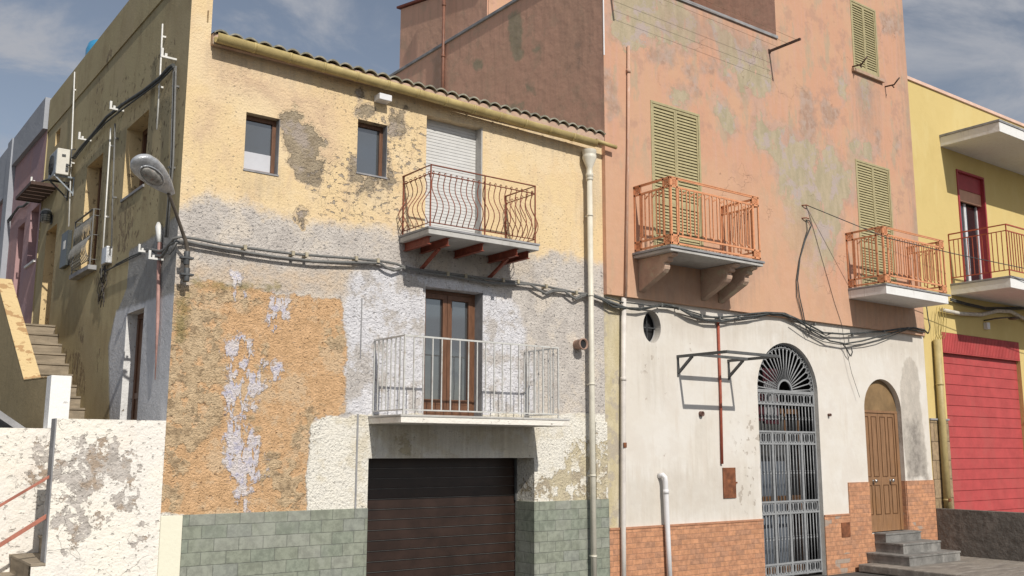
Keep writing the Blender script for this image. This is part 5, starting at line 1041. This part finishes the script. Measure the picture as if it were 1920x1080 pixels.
corner(pc([(600,410),(640,412),(680,360),(700,300)]),z1([(150,228),(210,222),(320,248),(500,282),(700,316),(900,347),(1200,382),(1400,390),(1720,392),(1770,420),(1830,440),(1900,418)])+z2([(80,175),(250,208),(500,245),(750,288),(950,296),(1060,300),(1130,355),(1180,385),(1240,360),(1330,362),(1390,405),(1420,425),(1480,398),(1560,395),(1620,420),(1700,452),(1790,488)]),.010,'thin third cable close under the lower front wall cable')
CL=['first beige clip right of the street lamp, below the first window','beige clip left of the pair, under the grey peeled patch','beige clip right in the close pair left of the small patch','beige clip alone below the second window','beige clip just left of the upper balcony brackets','beige clip under the left bracket strut of the upper balcony','beige clip above the left leaf of the balcony door','beige clip above the right leaf of the balcony door','beige clip below the right bracket strut of the upper balcony','beige clip above the looping cable right of the balcony door','last beige clip beside the cream downpipe']
for i,(px,py) in enumerate(z1([(665,267),(1040,313),(1145,325),(1535,354),(1705,370)])+z2([(415,222),(555,240),(850,273),(965,285),(1185,320),(1420,370)])):
    x,z=F(px,py,11.41); mb=MB(); mb.box(x-.02,x+.02,11.385,11.499,z-.032,z+.030); o=mb.build('cable_clip',M['clip'],bevel=.004); tag(o,CL[i],'clip','beige cable clips on the front wall')
def fcable(pts,r,label,m=None,y=11.40,grp='cables on the pink house'):
    Q=[F(a,b,y) for a,b in pts]; mb=MB(); mb.tube([(q[0],y,q[1]) for q in Q],r,7); o=mb.build('wall_cable',m or M['cable']); tag(o,label,'cable',grp); return o
fcable(z3([(0,370),(60,372),(100,388),(180,425),(300,470),(345,480),(410,500),(500,512),(600,490),(700,460),(800,466),(870,492),(950,532),(1080,575),(1250,582),(1400,570),(1560,547),(1700,536)])+z4([(0,795),(120,800),(210,840),(290,880),(400,940),(550,950),(830,930),(960,910),(1060,905),(1130,920),(1155,945)]),.018,'thick dark cable along the joint of pink and white walls, ending right of the gate')
fcable(z3([(60,380),(140,410),(250,480),(345,492),(500,496),(650,480),(730,458),(860,486),(1000,570),(1150,615),(1280,622),(1450,585),(1650,560),(1750,542)])+z4([(0,802),(100,803),(200,838),(330,930),(450,1000),(560,1020),(680,1000),(850,955),(1000,912),(1130,937)]),.016,'dark cable drooping lowest across the white wall above the gate',y=11.385)
fcable(z3([(180,390),(340,440),(420,445),(600,470),(900,500),(1100,560),(1300,597),(1500,602),(1650,570),(1760,545)])+z4([(20,812),(120,820),(230,870),(300,905),(420,960),(470,940)]),.012,'thin dark cable hugging the edge of the pink wall',y=11.41)
fcable(z3([(640,478),(800,470),(900,510),(1010,560),(1120,600),(1300,610),(1560,590),(1700,545)])+z4([(60,795),(170,820),(280,870)]),.009,'thinnest cable in the bundle above the round window',y=11.39)
fcable(z4([(170,870),(260,935),(300,960),(400,1005),(500,1022),(620,1030),(720,1018),(800,1000),(900,960),(1010,915)]),.009,'thin cable hanging just below the lowest bundle by the arch',y=11.41)
fcable(z4([(275,125),(300,130),(314,165),(270,270),(232,400),(214,560),(228,680),(255,800),(270,890),(320,940)]),.011,'dark cable dropping from the hook down the pink wall, right strand',y=11.39,grp='cables dropping down the pink wall')
fcable(z4([(278,128),(285,200),(255,300),(225,420),(205,560),(208,680),(240,800),(255,860),(300,960)]),.008,'thin cable dropping from the hook down the pink wall, left strand',y=11.40,grp='cables dropping down the pink wall')
fcable(z4([(275,15),(300,90),(400,440),(480,720),(530,870)])+[(1583,640),(1597,700),(1612,745)],.0045,'straight thin wire from the upper hook down to the arch',M['wire'],11.41,'cables dropping down the pink wall')
fcable(z4([(545,1030),(565,1050),(580,1085),(600,1110),(610,1080),(600,1040)]),.012,'short hooked cable end hanging above the white wall',y=11.42,grp='cable ends')
fcable(z4([(1145,740),(1155,820),(1170,900),(1160,945)]),.012,'short cable rising behind the right balcony to the yellow wall',y=11.38,grp='cable ends')
KL=['above the round window','right of the round window','between the round window and the red pipe','at the head of the red pipe','right of the red pipe head','above the arched gate','right of the arch beside the drooping cable','above the brown door','at the right end of the bundle']
for ki,(px,py) in enumerate(z3([(705,465),(870,495),(1085,570),(1255,590),(1440,585)])+z4([(335,880),(610,960),(835,930),(1010,908)])):
    x,z=F(px,py,11.40); mb=MB(); mb.box(x-.018,x+.018,11.372,11.42,z-.028,z+.026); mb.box(x-.008,x+.008,11.421,11.499,z-.010,z+.010); o=mb.build('cable_clip',M['cable2']); tag(o,'small grey cable clamp '+KL[ki],'clip','grey cable clamps on the pink house')
a=F(1511,384,11.41); b=F(1663,446,10.42); c=F(1790,476,10.2); d=F(1920,503,9.9); e=F(2100,540,9.5)
mb=MB(); mb.tube([(a[0],11.41,a[1]),(b[0],10.42,b[1]),(c[0],10.2,c[1]),(d[0],9.9,d[1]),(e[0],9.5,e[1])],.009,6); o=mb.build('overhead_cable',M['cable']); tag(o,'single dark cable spanning from the pink wall past the right balconies','cable')
mb=MB(); x,z=F(1506,386,11.42); x2,z2_=F(1506,410,11.42)
for q in((x,z),(x2,z2_)): mb.tube([(q[0]-.05,11.42,q[1]),(q[0]+.02,11.36,q[1]+.01),(q[0]+.1,11.36,q[1])],.012,6)
o=mb.build('cable_hook',M['rail_brown']); tag(o,'rusty double hook holding the drop cables on the pink wall','hook')
# loose wires and junction box
t=thing('junction_box','small grey junction box with a tangle of wires on the side wall','box',(3.56,14.5,4.6))
y0,zz=S(205,498); mb=MB(); mb.box(XS-.09,XS,14.40,14.66,4.83,5.08); mb.build('box_body',M['galv'],t,bevel=.012)
mb=MB()
for k in range(9):
    random.seed(k); P=[]
    for j in range(8): P.append((XS-.02-.03*random.random(),14.55+.35*(k/9)+.10*math.sin(j*1.3+k),4.83-.62*(j/7)*(0.6+.4*random.random())))
    mb.tube(P,.006,5)
mb.build('loose_wires',M['wire'],t)
mb=MB(); P=[S(a,b,3.56) for a,b in((299,455),(297,500),(295,600),(290,712))]; mb.tube([(3.565,p[0],p[1]) for p in P],[.028,.026,.022,.006],8); o=mb.build('paint_pipe',simple('faded_pink_pipe',(0.42,0.25,0.22),.6)); tag(o,'faded pink pipe tapering down the side wall beside the door','pipe')
mb=MB(); P=[S(a,b,3.56) for a,b in((297,418),(298,425),(299,440),(299,455))]; mb.tube([(3.56,p[0],p[1]) for p in P],[.02,.045,.04,.028],10); mb.build('pipe_cap',M['wmetal'],o)
# meter, wall lantern, canopy, AC
t=thing('meter_box','narrow dark meter box on the side wall left of the balconet','box',(3.55,17.3,5.2)); mb=MB(); mb.box(XS-.07,XS,17.05,17.50,5.20,5.80); mb.build('box_body',M['meter'],t,bevel=.008); mb=MB(); mb.box(XS-.075,XS-.0705,17.18,17.32,5.5,5.64); mb.build('meter_window',M['wmetal'],t)
t=thing('wall_lantern','round caged lantern beside the doorway under the canopy','lamp',(3.5,18.8,6.2)); mb=MB(); c=(3.49,18.75,6.26)
mb.lathe([(0,.24),(.06,.225),(.095,.17),(.10,.13),(.10,.12)],c,'z',18); mb.tube([(3.597,18.75,6.30),(3.53,18.75,6.28)],.02,8); mb.box(3.58,3.596,18.69,18.81,6.22,6.38); mb.build('lantern_cap',M['steel'],t,fixn=False)
mb=MB(); mb.lathe([(.085,.12),(.085,.0),(.06,-.03),(0,-.035)],c,'z',18); mb.build('lantern_glass',simple('lantern_glass',(0.35,0.34,0.30),.25),t)
mb=MB(); 
for k in range(8): a=2*math.pi*k/8; mb.tube([(c[0]+.09*math.cos(a),c[1]+.09*math.sin(a),c[2]+z) for z in(.12,0,-.02)],.005,4)
for z in(.08,.04,0): mb.tube([(c[0]+.092*math.cos(a),c[1]+.092*math.sin(a),c[2]+z) for a in np.linspace(0,2*math.pi,17)],.005,4)
mb.build('lantern_cage',M['steel'],t)
t=thing('door_canopy','dark brown slatted wooden canopy over the side doorway','canopy',(3.4,19.2,6.85))
mb=MB()
for i in range(5): y=18.50+i*.28; mb.box(3.17,3.62,y,y+.24,6.85,6.875)
mb.build('canopy_slats',M['canopy'],t)
mb=MB(); mb.box(3.15,3.17,18.48,19.90,6.84,6.90); mb.box(3.17,3.60,18.47,18.49,6.84,6.90); mb.box(3.17,3.60,19.88,19.90,6.84,6.90); mb.build('canopy_frame',M['canopy'],t)
t=thing('air_conditioner','cream air conditioner unit on brackets high on the side wall','air conditioner',(3.4,17.4,6.7))
mb=MB(); mb.box(3.285,3.485,17.15,17.72,6.75,7.20); mb.build('casing',M['ac'],t,bevel=.012)
mb=MB(); mb.box(3.278,3.2845,17.17,17.70,6.77,7.18); fr=mb.build('front_panel',M['acblue'],t,bevel=.002)
mb=MB(); mb.lathe([(0,0),(.17,0),(.17,-.006),(0,-.006)],(3.277,17.50,6.97),'x',24); g_=mb.build('fan_opening',M['black'],t)
mb=MB()
for r in(.05,.09,.13,.17): mb.tube([(3.266,17.50+r*math.cos(a),6.97+r*math.sin(a)) for a in np.linspace(0,2*math.pi,21)],.004,4)
for k in range(6): a=math.pi*k/6; mb.tube([(3.265,17.50-.17*math.cos(a),6.97-.17*math.sin(a)),(3.265,17.50+.17*math.cos(a),6.97+.17*math.sin(a))],.004,4)
mb.build('fan_grille',M['steel'],t)
mb=MB(); mb.box(3.36,3.42,17.140,17.149,7.06,7.10); mb.box(3.43,3.47,17.12,17.149,6.82,6.87); mb.box(3.43,3.47,17.12,17.149,6.90,6.94); mb.tube([(3.45,17.13,6.92),(3.49,17.11,6.90),(3.50,17.12,7.2),(3.56,17.14,7.22)],.012,6); mb.build('valve_fittings',M['steel'],t)
for y in(17.22,17.62):
    mb=MB(); mb.tube([(3.597,y,6.735),(3.27,y,6.735)],.014,square=True); mb.tube([(3.30,y,6.72),(3.59,y,6.46)],.012,square=True); mb.box(3.582,3.596,y-.015,y+.015,6.42,6.74); mb.build('bracket',M['steel'] if y>17.4 else M['acblue'],t)
# ================================================================== STREET LAMP
t=thing('street_lamp','old aluminium street lamp with broken lens on a bent arm at the house corner','street lamp',(3.70,11.4,4.2))
def pt(px,py,y): q=F(px,py,y); return np.array([q[0],y,q[1]])
mb=MB(); A=[pt(348,528,11.33),pt(351,490,11.33),pt(352,470,11.33),pt(348,452,11.31),pt(342,435,11.26),pt(330,400,11.14),pt(318,368,11.02),pt(309,345,10.94)]
mb.tube([A[0],A[1],A[2],A[3],A[4],A[5],A[6],A[7]],[.030,.030,.027,.023,.021,.020,.020,.020],12); mb.build('lamp_arm',M['pole'],t)
for py in(484,515):
    p=pt(350,py,11.33); mb=MB(); mb.box(p[0]-.075,p[0]+.075,p[1]-.04,p[1]+.04,p[2]-.012,p[2]+.012); mb.box(p[0]-.015,p[0]+.015,p[1]+.04,11.499,p[2]-.02,p[2]+.01); mb.tube([(p[0],p[1],p[2]-.08),(p[0],p[1],p[2]+.08)],.036,12); mb.build('pole_clamp',M['steel'],t,bevel=.003)
# head
P0=pt(316,356,10.97); P1=pt(262,303,10.60); ax=P1-P0; L=np.linalg.norm(ax); ax/=L
cdir=EYE-P0; cdir/=np.linalg.norm(cdir); dn=np.array([0,0,-1.0])*0.55+cdir*0.9; dn-=ax*(dn@ax); dn/=np.linalg.norm(dn); upv=-dn; side=np.cross(ax,upv)
L*=1.08
def shell(mb,prof,z0=0,n=24,lo=1.0):
    v=[];f=[]
    for (s,w,h,dz) in prof:
        c=P0+ax*L*s+upv*dz
        for j in range(n):
            a=2*math.pi*j/n; k=h if math.sin(a)>0 else h*lo
            v.append(c+side*w*math.cos(a)+upv*k*math.sin(a))
    for i in range(len(prof)-1):
        for j in range(n): f.append((i*n+j,i*n+(j+1)%n,(i+1)*n+(j+1)%n,(i+1)*n+j))
    f.append(tuple(range(n-1,-1,-1))); f.append(tuple((len(prof)-1)*n+j for j in range(n)))
    mb.add(v,f,True)
mb=MB(); shell(mb,[(-.14,.030,.030,0),(-.02,.06,.045,0),(.12,.095,.06,.0),(.32,.130,.085,.01),(.52,.152,.11,.015),(.72,.155,.115,.015),(.88,.135,.10,.01),(.97,.095,.07,.005),(1.03,.04,.03,0)],lo=.55); mb.build('lamp_head',M['galv'],t)
mb=MB(); v=[]
shell(mb,[(.30,.025,.01,-.046),(.38,.055,.016,-.052),(.52,.075,.020,-.056),(.68,.070,.020,-.056),(.80,.045,.014,-.052),(.84,.015,.01,-.048)],lo=2.2); mb.build('lamp_lens',M['lampglass'],t)
mb=MB(); 
rim=[P0+ax*L*(.57+.30*math.cos(a))+side*.093*math.sin(a)-upv*.050 for a in np.linspace(0,2*math.pi,33)]; mb.tube(rim,.008,6); mb.build('lens_rim',M['galv'],t)
